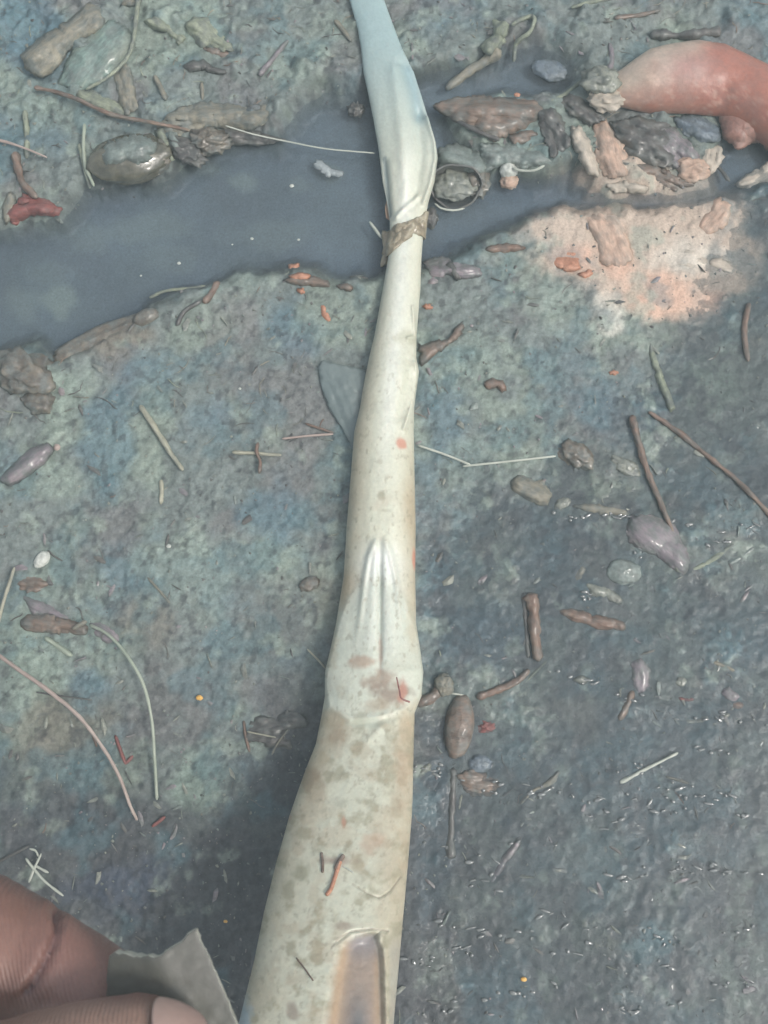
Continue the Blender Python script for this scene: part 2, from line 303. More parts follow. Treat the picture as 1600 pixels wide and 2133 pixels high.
# ------------------------------------------------------------------ debris builders (pixel outlines laid on the ground, real thickness)
def HW(x, y):
    x = np.asarray(x, float); y = np.asarray(y, float); px, py = proj(np.stack([x, y, np.zeros_like(x)], -1)); wz = wetmask(px, py)
    return np.maximum(H(x, y), 0) - .0007 * wz
def flake(name, poly, m, label, cat, lift=.0006, dome=0, cup=0, wr=.0006, th=.0004, jag=2.0, group=None, tilt=(0, 0), parent=None, n=None, seed=0, bury=1.0, soft=False):
    def lin(pp, n_):
        pp = np.array(pp, float); L_ = np.r_[0, np.cumsum(np.linalg.norm(np.diff(pp, axis=0), axis=1))]; t_ = np.linspace(0, L_[-1], n_); return np.stack([np.interp(t_, L_, pp[:, 0]), np.interp(t_, L_, pp[:, 1])], -1)
    p = (crom if soft else lin)(list(poly) + [poly[0]], n or int(max(24, sum(math.dist(a_, b_) for a_, b_ in zip(poly, list(poly[1:]) + [poly[0]])) / 4.5)))[:-1]
    s = seed or int(abs(poly[0][0] * 7 + poly[0][1] * 3)) % 997
    r = np.random.RandomState(s); t = np.arange(len(p)); ph = r.rand(6) * 6.28
    j = (sum(np.sin(t * f + ph[k]) for k, f in enumerate((.53, .9, 1.7, 2.6, .31))) / 3 + r.randn(len(p)) * .45) * jag * min(1.6, .5 + len(p) / 60)
    c = p.mean(0); dd = p - c; p = p + dd / (np.linalg.norm(dd, axis=1)[:, None] + 1e-6) * j[:, None]
    lo, hi = p.min(0), p.max(0); step = max(2.6, min(hi - lo) / 22)
    qx, qy = np.meshgrid(np.arange(lo[0], hi[0], step), np.arange(lo[1], hi[1], step)); qx = qx.ravel() + r.randn(qx.size) * .2 * step; qy = qy.ravel()
    dd = sdf(qx, qy, p); k = dd < -step * .55
    pts = np.vstack([p, np.stack([qx[k], qy[k]], -1)]); N = len(p)
    o = delaunay_2d_cdt([Vector(v) for v in pts], [(i, (i + 1) % N) for i in range(N)], [], 1, 1e-6)
    q = np.array([tuple(v) for v in o[0]]); F = [tuple(f) for f in o[2]]
    d = -sdf(q[:, 0], q[:, 1], p); rad = max(d.max(), 1); e = np.clip(d / rad, 0, 1)
    P0 = PZ(q[:, 0], q[:, 1], 0.0)
    cx, cy = P0[:, 0].mean(), P0[:, 1].mean()
    hb = np.percentile(HW(P0[:, 0], P0[:, 1]), 60)
    cc = np.cov(np.stack([P0[:, 0] - cx, P0[:, 1] - cy])); ew, ev = np.linalg.eigh(cc); long_ = ev[:, 1]; turn = math.atan2(long_[1], long_[0])
    la = (P0[:, 0] - cx) * long_[0] + (P0[:, 1] - cy) * long_[1]; ac = -(P0[:, 0] - cx) * long_[1] + (P0[:, 1] - cy) * long_[0]
    hw = np.abs(ac).max() + 1e-6; off = (r.rand() - .5) * .6; roof = 1 - np.abs(ac / hw - off) / (1 + abs(off))
    z = hb * .5 + HW(P0[:, 0], P0[:, 1]) * .5 + lift * .6 + dome * (.30 * np.clip(e * 2.2, 0, 1) + .38 * roof) + cup * (1 - e) ** 2 - bury * (1 - e) ** 3 * .0011
    z = z + wr * .75 * fbm(la * .30, ac, 260, 700 + s % 50, 4, .6) + wr * .45 * (1 - 2 * np.abs(fbm(la * .45, ac * .8, 190, 740 + s % 50, 3))) + .00010 * np.sin(ac * (2600 + 900 * r.rand()) + 3 * fbm(la, ac, 60, 9, 2)) + tilt[0] * (P0[:, 0] - cx) + tilt[1] * (P0[:, 1] - cy) + (r.rand(2) - .5) @ np.stack([la, ac]) * .06
    P = PZ(q[:, 0], q[:, 1], z); ob = link(name, P, F, m); recentre(ob, turn)
    md = ob.modifiers.new('thickness', 'SOLIDIFY'); md.thickness = th; md.offset = -1
    if parent: under(ob, parent)
    else: tag(ob, label, cat, group)
    return ob
def twig(name, pts, r0, m, label, cat, r1=None, lift=0.0, wob=.12, group=None, parent=None, flat=1.0, embed=.45, seed=0, sides=12):
    r1 = r0 if r1 is None else r1
    L = sum(math.dist(a, b) for a, b in zip(pts[:-1], pts[1:])); n = int(max(8, min(90, L / 5)))
    p = crom(pts, n); s = seed or int(abs(pts[0][0] * 5 + pts[0][1] * 11)) % 991; rs = np.random.RandomState(s)
    P0 = PZ(p[:, 0], p[:, 1], 0.0); h = HW(P0[:, 0], P0[:, 1]); k = min(9, n // 2 * 2 - 1)
    h = np.convolve(np.pad(h, k // 2, 'edge'), np.ones(k) / k, 'valid')[:n]
    lf = np.array([l_ for l_ in np.interp(np.linspace(0, 1, n), np.linspace(0, 1, len(lift)), lift)]) if hasattr(lift, '__len__') else lift
    t = np.linspace(0, 1, n); rad = (r0 + (r1 - r0) * t) * MPP * (1 + wob * np.convolve(rs.randn(n + 4), np.ones(5) / 5, 'valid') * 1.6)
    rad[0] *= .55; rad[-1] *= .45
    z = h + rad.max() * embed + lf; P = PZ(p[:, 0], p[:, 1], z)
    T = np.gradient(P, axis=0); T /= np.linalg.norm(T, axis=1)[:, None]
    A = np.cross(T, [0, 0, 1.0]); A /= np.linalg.norm(A, axis=1)[:, None]; B = np.cross(A, T)
    th = np.linspace(0, 2 * math.pi, sides, endpoint=False)
    V = P[:, None] + rad[:, None, None] * (np.cos(th)[None, :, None] * A[:, None] + flat * np.sin(th)[None, :, None] * B[:, None])
    if r0 > 3.4:
        bk = np.array([[mnoise.fractal(Vector((i * .32 + s, math.cos(t_) * 1.3, math.sin(t_) * 1.3)), .7, 2.2, 3) for t_ in th] for i in range(n)])
        V = P[:, None] + (V - P[:, None]) * (1 + .30 * bk)[..., None]
    V = V.reshape(-1, 3); F = [tuple(f) for f in gridF(n, sides, True)]
    a = len(V); V = np.vstack([V, P[0] - T[0] * rad[0] * .5, P[-1] + T[-1] * rad[-1] * .5])
    F += [(a, (i + 1) % sides, i) for i in range(sides)] + [(a + 1, (n - 1) * sides + i, (n - 1) * sides + (i + 1) % sides) for i in range(sides)]
    ob = link(name, V, F, m); recentre(ob, math.atan2(P[-1, 1] - P[0, 1], P[-1, 0] - P[0, 0]))
    if parent: under(ob, parent)
    else: tag(ob, label, cat, group)
    return ob
def sphere(nr, nc):
    a = np.linspace(0, math.pi, nr)[:, None]; b = np.linspace(0, 2 * math.pi, nc, endpoint=False)[None]
    return np.stack([np.sin(a) * np.cos(b), np.sin(a) * np.sin(b), np.cos(a) * np.ones_like(b)], -1).reshape(-1, 3), [tuple(f) for f in gridF(nr, nc, True)]
def pebble(name, cx, cy, rx, ry, m, label, cat, ang=0, hf=.6, rough=.18, sink=.35, group=None, parent=None, seed=0, fr=2.0, lift=0):
    v, F = sphere(24, 32); s = seed or int(cx * 3 + cy) % 883
    d = np.array([mnoise.fractal(Vector(p * fr) + Vector((s, s * .3, 0)), .8, 2.1, 4) for p in v])
    d2 = np.array([abs(mnoise.noise(Vector(p * fr * 1.7) + Vector((0, s, 3)))) for p in v])
    v = v * (1 + rough * d - rough * .8 * d2)[:, None]
    c, n_ = math.cos(math.radians(-ang)), math.sin(math.radians(-ang)); sc = MPP * (1 + .25 * max(0, (1066 - cy) / 1066))
    x, y = v[:, 0] * rx * sc, v[:, 1] * ry * sc; zz = v[:, 2] * min(rx, ry) * sc * hf
    P0 = PZ(cx, cy, 0.0); h = float(HW(P0[0], P0[1])); o0 = PZ(cx, cy, h)
    V = np.stack([o0[0] + x * c - y * n_, o0[1] + x * n_ + y * c, h + lift + zz + min(rx, ry) * sc * hf * (1 - 2 * sink)], -1)
    ob = link(name, V, F, m); recentre(ob)
    if parent: under(ob, parent)
    else: tag(ob, label, cat, group)
    return ob

# ------------------------------------------------------------------ the pipe
OUT = np.array([(-900,560,610),(-300,672,745),(0,728,800),(60,745,822),(100,752,837),(150,757,862),(200,768,878),(250,778,893),(300,787,908),(330,791,912),(380,797,905),(420,806,893),(460,812,885),
    (500,812,881),(540,808,878),(600,798,876),(700,780,868),(745,769,867),(775,763,873),(810,756,868),(850,750,863),(900,738,862),(1000,730,864),(1100,722,866),(1200,716,865),(1250,708,866),(1300,700,867),(1350,689,875),
    (1400,677,882),(1450,677,878),(1485,671,864),(1550,658,862),(1600,638,861),(1650,620,860),(1700,603,858),(1800,575,850),(1900,550,841),(2000,530,832),(2133,497,820),(2500,430,800),(3000,330,780)], float)
def lift_of(py): return .052 * sstep(1150, 2500, py) + .0
def pz(py):
    L = np.interp(py, OUT[:, 0], OUT[:, 1]); R = np.interp(py, OUT[:, 0], OUT[:, 2]); a = (R - L) / 2 * MPP
    return lift_of(py) + .0035 + a * .12
def flatness(py): return np.interp(py, [0, 300, 420, 520, 700, 1100, 1350, 1450, 1700, 2133], [.35, .42, .5, .8, .85, .8, .5, .5, .55, .6])
HOLE = [(705,1954),(722,1938),(738,1930),(772,1928),(792,1930),(791,1946),(799,1965),(803,2010),(806,2133),(806,2500),(800,2960),(640,2960),(655,2500),(668,2133),(680,2060),(690,2000)]
def pdisp(px, py):
    e = lambda cx, cy, rx, ry: np.exp(-((px - cx) / rx) ** 2 - ((py - cy) / ry) ** 2)
    D = 0 * px
    # swelling like a cup with a rim, two ridges and a groove
    cup = sdf(px, py, [(790,1175),(752,1215),(720,1250),(700,1300),(686,1360),(670,1420),(682,1478),(730,1505),(790,1500),(850,1482),(890,1440),(892,1370),(868,1300),(846,1250),(822,1215)])
    tf = sstep(1215, 1290, py); D = D + tf * (.0009 * sstep(9, -9, cup) + .0002 * np.exp(-((cup + 6) / 5) ** 2))
    fade = sstep(1120, 1170, py) * sstep(1430, 1330, py)
    D = D + sstep(1125, 1150, py) * sstep(1390, 1200, py) * .0010 * (np.exp(-(seg(px, py, [(781,1135),(768,1172),(760,1215),(750,1300),(742,1350)]) / 7) ** 2) + np.exp(-(seg(px, py, [(803,1135),(814,1168),(825,1215),(836,1300),(842,1350)]) / 7) ** 2))
    lobe = np.interp(py, [1150, 1350], [10, 34]); D = D + fade * .0010 * (np.exp(-((px - 792 + lobe * .75) / (lobe * .7)) ** 2) + np.exp(-((px - 792 - lobe * .75) / (lobe * .7)) ** 2))
    D = D - sstep(1160, 1200, py) * sstep(1440, 1330, py) * .0011 * np.exp(-((px - 791) / 6) ** 2)
    # side creases
    D = D + .0009 * (np.exp(-(seg(px, py, [(866,765),(870,795),(862,840),(850,880),(842,905)]) / 5) ** 2)) - .0008 * np.exp(-(seg(px, py, [(850,760),(852,800),(842,840),(832,880)]) / 9) ** 2)
    D = D + .0008 * np.exp(-(seg(px, py, [(860,650),(863,690),(866,708),(850,715)]) / 4) ** 2) - .0007 * e(848, 715, 16, 22)
    # twisted upper stretch: trough, raised rim
    D = D - .0015 * np.exp(-(seg(px, py, [(845,140),(862,190),(872,240)]) / 15) ** 2) - .0013 * np.exp(-(seg(px, py, [(872,240),(878,330),(868,400),(850,440)]) / 13) ** 2)
    D = D + .0013 * np.exp(-(seg(px, py, [(890,250),(907,310),(908,340),(898,390),(884,430)]) / 6) ** 2)
    D = D + .0008 * np.exp(-(seg(px, py, [(820,160),(832,260),(842,380),(850,450)]) / 13) ** 2)
    D = D + .0009 * np.exp(-(seg(px, py, [(870,420),(850,440),(826,462)]) / 6) ** 2)
    D = D - .0010 * np.exp(-(seg(px, py, [(803,345),(808,400),(812,450)]) / 6) ** 2)
    # crack lips round the opening
    D = D - .0005 * np.exp(-(seg(px, py, [(700,1950),(730,1928),(772,1924),(806,1932)]) / 3) ** 2)
    D = D - .00035 * np.exp(-(seg(px, py, [(745,1838),(765,1852),(790,1862),(812,1850),(835,1822)]) / 2.2) ** 2)
    D = D + .0005 * np.exp(-(seg(px, py, [(770,1540),(800,1510),(850,1490)]) / 10) ** 2)
    hd_ = sdf(px, py, HOLE); right = sstep(740, 790, px)
    D = D - .0026 * (sstep(4, -34, hd_) * (1 - right) + sstep(1, -15, hd_) * right) + .0003 * np.exp(-((hd_ - 3) / 4) ** 2) * right
    D = D + .00016 * fbm(px * 1., py * 1., .02, 811, 3) + .00005 * fbm(px * 1., py * 1., .12, 821, 3)
    return D
pipe = empty('pale_stalk', PZ(790, 1100, 0.0)); tag(pipe, 'long pale cream hollow stalk with brown stains, flaring at mid-length, lying over the puddle', 'stalk')
NC = 300
def tube(rows, grow=0.0, th0=0, th1=2 * math.pi, nc=NC, wrap=True, rowfun=None):
    th = np.linspace(th0, th1, nc, endpoint=not wrap)
    py = rows[:, None] * np.ones(nc)[None] if rowfun is None else rowfun(rows[:, None], th[None])
    L = np.interp(py, OUT[:, 0], OUT[:, 1]); R = np.interp(py, OUT[:, 0], OUT[:, 2]); z = pz(py)
    A = PZ(L, py, z); B = PZ(R, py, z); c = (A + B) / 2; a = (B - A)[..., 0] / 2
    co, si = np.cos(th)[None], np.sin(th)[None]
    sx = np.sign(co) * np.abs(co) ** .92; x = c[..., 0] + (a + grow) * sx; y = c[..., 1]
    b = a * flatness(py)
    zz = z + (b + grow) * si
    P = np.stack([x, y, zz], -1)
    qx, qy = proj(P); D = pdisp(qx, py) * sstep(-.1, .35, si)
    P[..., 2] += D
    return P, qx, py
rows = np.concatenate([np.linspace(-900, -20, 60), np.linspace(-18, 2200, 1000), np.linspace(2204, 3000, 80)])
P, QX, QY = tube(rows)
def pcol(px, py, upf):
    c = np.ones(px.shape + (3,)) * np.array((.500, .505, .405))
    sh = px.shape
    def mx_(c, k, w_): w_ = np.clip(w_, 0, 1)[..., None]; return c * (1 - w_) + np.array(k) * w_
    L = np.interp(py, OUT[:, 0], OUT[:, 1]); R = np.interp(py, OUT[:, 0], OUT[:, 2]); u = (px - L) / (R - L)
    edge = np.clip(sstep(.40, .02, u) * sstep(560, 900, py) + sstep(.66, .97, u) * sstep(850, 1050, py), 0, 1)
    nn = fbm(px * 1., py * 1., .012, 901, 4)
    inb = sstep(1220, 1290, py) * sstep(1500, 1470, py)
    c = mx_(c, (.36, .285, .18), edge * (.7 + .3 * nn) * (1 - .35 * sstep(1500, 1700, py)) * (1 - .75 * inb))
    c = mx_(c, (.24, .345, .36), sstep(470, 40, py) * .88); c = mx_(c, (.12, .16, .17), sstep(7, 2, seg(px, py, [(801,338),(806,390),(812,452)])) * .7)  # blue-green tail; shadow strip painted down its left side
    c = mx_(c, (.22, .33, .36), np.exp(-(seg(px, py, [(850,150),(864,200),(874,250)]) / 16) ** 2) * .6)
    c = mx_(c, (.66, .68, .62), np.exp(-((px - np.interp(py, [300, 600, 800, 1000], [850, 835, 815, 800])) / 18) ** 2) * sstep(250, 420, py) * sstep(1100, 800, py) * .6)  # pale highlight painted along the crown
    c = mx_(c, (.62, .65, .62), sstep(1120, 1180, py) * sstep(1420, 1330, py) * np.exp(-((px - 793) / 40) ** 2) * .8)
    cupc = sdf(px, py, [(790,1200),(752,1225),(720,1252),(700,1300),(686,1360),(670,1420),(682,1478),(730,1505),(790,1500),(850,1482),(890,1440),(892,1370),(868,1300),(846,1250),(822,1225)])
    c = mx_(c, (.50, .53, .45), sstep(6, -14, cupc) * .7)
    c = mx_(c, (.36, .31, .23), sstep(.15, .8, nn) * sstep(600, 900, py) * .35)
    sp = fbm(px * 1., py * 1., .035, 911, 4)
    c = mx_(c, (.27, .25, .17), sstep(.05, .8, sp) * sstep(1300, 1600, py) * .7); c = mx_(c, (.33, .24, .15), sstep(.1, .7, fbm(px * 1., py * 1., .022, 944, 4)) * sstep(1380, 1500, py) * .28)
    c = mx_(c, (.24, .22, .16), sstep(.45, 1.1, fbm(px * 1., py * .7, .13, 921, 3)) * .5 * sstep(500, 1000, py))
    for (cx, cy, rx, ry, k, s) in [(835,935,12,12,(.45,.17,.11),.75),(755,1385,32,14,(.35,.24,.17),.7),(790,1420,36,20,(.27,.20,.15),.75),(812,1450,38,24,(.22,.16,.12),.8),(790,1470,30,16,(.30,.24,.17),.6),(838,1440,10,26,(.42,.16,.11),.6),
        (705,1530,30,26,(.27,.21,.14),.75),(690,1500,30,20,(.33,.27,.18),.55),(640,1620,30,26,(.25,.19,.12),.7),(672,1580,14,14,(.36,.30,.20),.6),(628,1810,18,18,(.27,.26,.18),.75),(775,1750,26,24,(.38,.26,.18),.55),
        (700,1785,34,10,(.25,.17,.14),.6),(712,1670,24,12,(.31,.31,.24),.5),(610,2085,14,20,(.25,.20,.16),.75),(720,1915,28,8,(.25,.20,.16),.6),(845,1515,14,40,(.38,.30,.20),.5),(840,1620,20,60,(.38,.28,.19),.5),(826,1680,12,30,(.3,.25,.17),.5),
        (795,1045,8,9,(.3,.28,.2),.7),(800,1075,14,5,(.3,.28,.2),.5),(845,715,28,14,(.36,.36,.27),.6),(790,975,8,6,(.35,.33,.25),.5),(770,1505,40,12,(.34,.38,.31),.5),(690,1330,16,60,(.42,.36,.24),.5),(858,1310,14,60,(.40,.34,.23),.5),(716,1230,14,40,(.36,.28,.18),.5),
        (600,1700,10,8,(.4,.2,.13),.5),(716,1705,5,14,(.45,.2,.13),.6),(863,1170,5,26,(.50,.16,.10),.7),(500,2110,22,60,(.32,.45,.55),.6),(797,1230,3,60,(.35,.36,.33),.5),(793,1370,5,40,(.36,.24,.18),.6)]:  # bluish entry at the bottom left edge is a painted highlight
        d = np.hypot((px - cx) / rx, (py - cy) / ry) + .35 * fbm(px * 1., py * 1., .05, 930 + int(cx) % 40, 3)
        c = mx_(c, k, sstep(1.35, .4, d) * s)
    hd_ = sdf(px, py, HOLE) + 2 * fbm(px * 1., py * 1., .06, 977, 3); ins = sstep(4, -20, hd_)
    hc_ = np.ones(px.shape + (3,)) * np.array((.27, .205, .165)); hc_ = mx_(hc_, (.20, .18, .185), sstep(2010, 1950, py)); hc_ = mx_(hc_, (.36, .25, .16), np.exp(-((px - np.interp(py, [1980, 2133], [712, 692])) / 16) ** 2)); hc_ = mx_(hc_, (.12, .115, .12), np.exp(-((px - 745) / 22) ** 2) * sstep(2020, 2120, py)); hc_ = mx_(hc_, (.33, .24, .17), np.exp(-((px - 785) / 9) ** 2) * sstep(1960, 2020, py))
    c = c * (1 - ins[..., None] * .92) + hc_ * ins[..., None] * .92
    c = mx_(c, (.30, .29, .25), sstep(806, 818, px) * sstep(1930, 1980, py) * .6)
    c = mx_(c, (.16, .13, .10), sstep(3.2, 1.0, seg(px, py, [(690,1960),(705,1940),(732,1927),(772,1922),(808,1931)])) * .6)
    c = mx_(c, (.22, .19, .14), sstep(2.6, .8, seg(px, py, [(735,1832),(765,1852),(790,1862),(812,1850),(835,1822)])) * .6)
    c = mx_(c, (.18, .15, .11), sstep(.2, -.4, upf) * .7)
    return c
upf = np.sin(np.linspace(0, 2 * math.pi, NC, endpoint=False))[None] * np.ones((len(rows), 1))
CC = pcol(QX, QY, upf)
F = gridF(len(rows), NC, True); fc = P.reshape(-1, 3)[F].mean(1); fx, fy = proj(fc)
top = (upf.reshape(-1)[F].mean(1) > .15)
hd = sdf(fx, fy, HOLE) + .8 * vnoise(fx, fy, .09, 41)

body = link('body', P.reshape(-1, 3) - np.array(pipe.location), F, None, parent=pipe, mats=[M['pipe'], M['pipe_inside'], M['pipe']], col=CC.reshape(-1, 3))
md = body.modifiers.new('wall', 'SOLIDIFY'); md.thickness = .0011; md.offset = -1; md.material_offset = 1; md.material_offset_rim = 2
# brown wrinkled collar wound slantwise where the pipe leaves the puddle
def rf(r, th): return 492 - 22 * np.cos(th) + (r * (22 + 5 * np.sin(3 * th + 1)))
cr = np.linspace(-1, 1, 30); PC, cx_, cy_ = tube(cr, grow=.0004, nc=160, rowfun=rf)
PC[..., 2] += .0007 * fbm(cx_, cy_, .06, 955, 3); PC[..., 2] -= .0006 * (np.abs(cr)[:, None] ** 6)
co = link('collar', PC.reshape(-1, 3) - np.array(pipe.location), gridF(30, 160, True), M['collar'], parent=pipe)
md = co.modifiers.new('t', 'SOLIDIFY'); md.thickness = .0004; md.offset = 1
flake('torn_flap', [(798,486),(816,482),(824,500),(820,530),(806,548),(792,556),(798,530)], M['collar'], None, None, lift=.0035, parent=pipe, wr=.001)

# ------------------------------------------------------------------ the hand
def chain_mesh(pts, rad, nper=14, sides=28):
    p = crom(pts, nper * (len(pts) - 1) + 1); r = np.interp(np.linspace(0, len(pts) - 1, len(p)), range(len(pts)), rad)
    T = np.gradient(p, axis=0); T /= np.linalg.norm(T, axis=1)[:, None]
    # rounded ends
    a = np.linspace(0, math.pi / 2, 8)[:-1]
    ps = [p[0] - T[0] * r[0] * math.cos(t) for t in a] + list(p) + [p[-1] + T[-1] * r[-1] * math.cos(t) for t in a[::-1]]
    rs = [r[0] * max(math.sin(t), .02) for t in a] + list(r) + [r[-1] * max(math.sin(t), .02) for t in a[::-1]]
    Ts = [T[0]] * 7 + list(T) + [T[-1]] * 7
    V = []; u = np.cross(T[0], [0, 0, 1.]); u /= np.linalg.norm(u)
    for q, rr, t in zip(ps, rs, Ts):
        u = u - t * np.dot(u, t); u /= np.linalg.norm(u); v = np.cross(t, u)
        for k in range(sides):
            th = 2 * math.pi * k / sides; V.append(q + rr * (math.cos(th) * u + math.sin(th) * v))
    n = len(ps); F = [tuple(f) for f in gridF(n, sides, True)] + [tuple(range(sides))[::-1], tuple(range((n - 1) * sides, n * sides))]
    return V, F
idx = [PD(185, 2098, .153), PD(60, 2022, .153), PD(-130, 1925, .153), PD(-370, 1850, .156), PD(-640, 2150, .166), PD(-800, 2560, .18), PD(-780, 3050, .19)]
thb = [PD(275, 2232, .1375), PD(120, 2275, .136), PD(-60, 2350, .137), PD(-230, 2520, .146), PD(-420, 2850, .165), PD(-620, 3250, .186)]
mid = [PD(-180, 2420, .185), PD(-330, 2230, .19), PD(-620, 2090, .185), PD(-880, 2350, .185), PD(-980, 2750, .19), PD(-900, 3200, .20)]
rng = [PD(-260, 2680, .20), PD(-430, 2450, .208), PD(-760, 2330, .205), PD(-1020, 2600, .20), PD(-1100, 2950, .203), PD(-960, 3350, .21)]
lit = [PD(-380, 2900, .215), PD(-540, 2700, .222), PD(-860, 2620, .218), PD(-1060, 2850, .213), PD(-1120, 3150, .213), PD(-980, 3500, .215)]
wr0 = PD(-820, 3650, .205)
parts = [(idx, [.0086, .0088, .0094, .0098, .0102, .0125, .015]), (thb, [.0092, .0099, .0104, .0110, .0145, .018]), (mid, [.0082, .0088, .0095, .0100, .013, .015]), (rng, [.0078, .0084, .009, .0095, .0125, .015]), (lit, [.0068, .0073, .008, .0085, .0115, .014]),
    ([PD(-800, 2950, .190), PD(-900, 3200, .198), wr0], [.020, .022, .021]), ([PD(-940, 3100, .205), wr0], [.019, .021]), ([wr0, wr0 + np.array([-.03, -.07, -.01]), wr0 + np.array([-.06, -.20, .0]), wr0 + np.array([-.08, -.34, .02])], [.024, .026, .034, .040])]
HV, HF = [], []
for pts, rad in parts:
    v, f = chain_mesh(pts, rad); o_ = len(HV); HV += v; HF += [tuple(i + o_ for i in q) for q in f]
tmp = link('tmp_hand', HV, HF, M['skin'])
md = tmp.modifiers.new('r', 'REMESH'); md.mode = 'VOXEL'; md.voxel_size = .0007
md = tmp.modifiers.new('s', 'SMOOTH'); md.iterations = 10; md.factor = .6
dg = bpy.context.evaluated_depsgraph_get(); me = bpy.data.meshes.new_from_object(tmp.evaluated_get(dg)); bpy.data.objects.remove(tmp)
n_ = len(me.vertices); hv = np.empty(n_ * 3, np.float32); me.vertices.foreach_get('co', hv); hv = hv.reshape(-1, 3).astype(float)
hn = np.empty(n_ * 3, np.float32); me.vertices.foreach_get('normal', hn); hn = hn.reshape(-1, 3)
hx, hy = proj(hv); facing = sstep(-.1, .3, np.einsum('ij,ij->i', hn, (CAM - hv) / np.linalg.norm(CAM - hv, axis=1)[:, None]))
isidx = (hy < 2075 + (hx - 60) * .25)
crs = seg(hx, hy, [(118,1898),(121,1930),(112,1965),(92,2010),(62,2060),(25,2112),(-20,2170)])
cr2 = seg(hx, hy, [(55,1880),(50,1930),(30,1990)]); cr3 = seg(hx, hy, [(-360,1750),(-350,1850),(-390,1980)])
dsp = -.0011 * np.exp(-(crs / 7) ** 2) + .00035 * np.exp(-((crs - 24) / 16) ** 2) - .0002 * np.exp(-(cr2 / 6) ** 2) - .0009 * np.exp(-(cr3 / 8) ** 2)
hv = hv + hn * (dsp * facing * isidx)[:, None]
hv = hv + hn * (.00012 * fbm(hx, hy, .03, 61, 3))[:, None]
hc = np.ones((n_, 3)) * np.array((.180, .092, .070))
hc = hc * (1 + .14 * fbm(hx, hy, .012, 71, 4))[:, None]
kk = (np.exp(-(crs / 7) ** 2) * facing * isidx)[:, None]; hc = hc * (1 - kk * .72) + np.array((.045, .02, .035)) * kk * .72
pk = sstep(170, 60, np.hypot(hx - 180, hy - 2010))[:, None] * .5; hc = hc * (1 - pk) + np.array((.235, .122, .105)) * pk
tk = (sstep(0, 30, hy - (2075 + (hx - 60) * .0)) * sstep(-200, 200, hx))[:, None] * .55; hc = hc * (1 - tk) + np.array((.33, .215, .165)) * tk
ed = sstep(60, 0, seg(hx, hy, [(-100,1790),(0,1822),(100,1860),(180,1905),(240,1965)]))[:, None] * .45; hc = hc * (1 - ed) + np.array((.11, .062, .058)) * ed
root = PD(150, 2150, .15); me.vertices.foreach_set('co', (hv - root).astype(np.float32).ravel())
a = me.color_attributes.new('Col', 'FLOAT_COLOR', 'POINT'); c4 = np.ones((n_, 4), np.float32); c4[:, :3] = np.clip(hc, .01, 1); a.data.foreach_set('color', c4.ravel())
me.polygons.foreach_set('use_smooth', np.ones(len(me.polygons), bool)); me.name = 'hand'
hand = empty('hand', root); tag(hand, 'brown-skinned hand reaching in from the lower left, pinching a grey plastic shard', 'hand')
sk = bpy.data.objects.new('skin', me); COL.objects.link(sk); sk.parent = hand
# thumb nail: arched plate bedded on the thumb top
nr, ncn = 22, 22; U, Vv = np.meshgrid(np.linspace(-1, 1, ncn), np.linspace(-1, 1, nr))
tipc = np.array(thb[0]); ax = tipc - np.array(thb[1]); ax /= np.linalg.norm(ax); vw = CAM - tipc; vw = vw - ax * (vw @ ax); vw /= np.linalg.norm(vw)
sd_ = np.cross(vw, ax); upd = vw * .93 + sd_ * .0; upd /= np.linalg.norm(upd)
if (sd_ @ UP) < 0: sd_ = -sd_
ang = U * .64 + .40; lng = Vv * .0030 * np.sqrt(np.clip(1 - .55 * U ** 4, 0, 1)) + .0072
rr = np.sqrt(.0098 ** 2 - (lng * .88) ** 2) - .0003 * U ** 2 * 1.0
NP = tipc + ax * lng[..., None] + rr[..., None] * (np.cos(ang)[..., None] * upd + np.sin(ang)[..., None] * sd_)
nl = link('thumb_nail', NP.reshape(-1, 3) - root, gridF(nr, ncn), M['nail'], parent=hand)
md = nl.modifiers.new('t', 'SOLIDIFY'); md.thickness = .0007; md.offset = 0

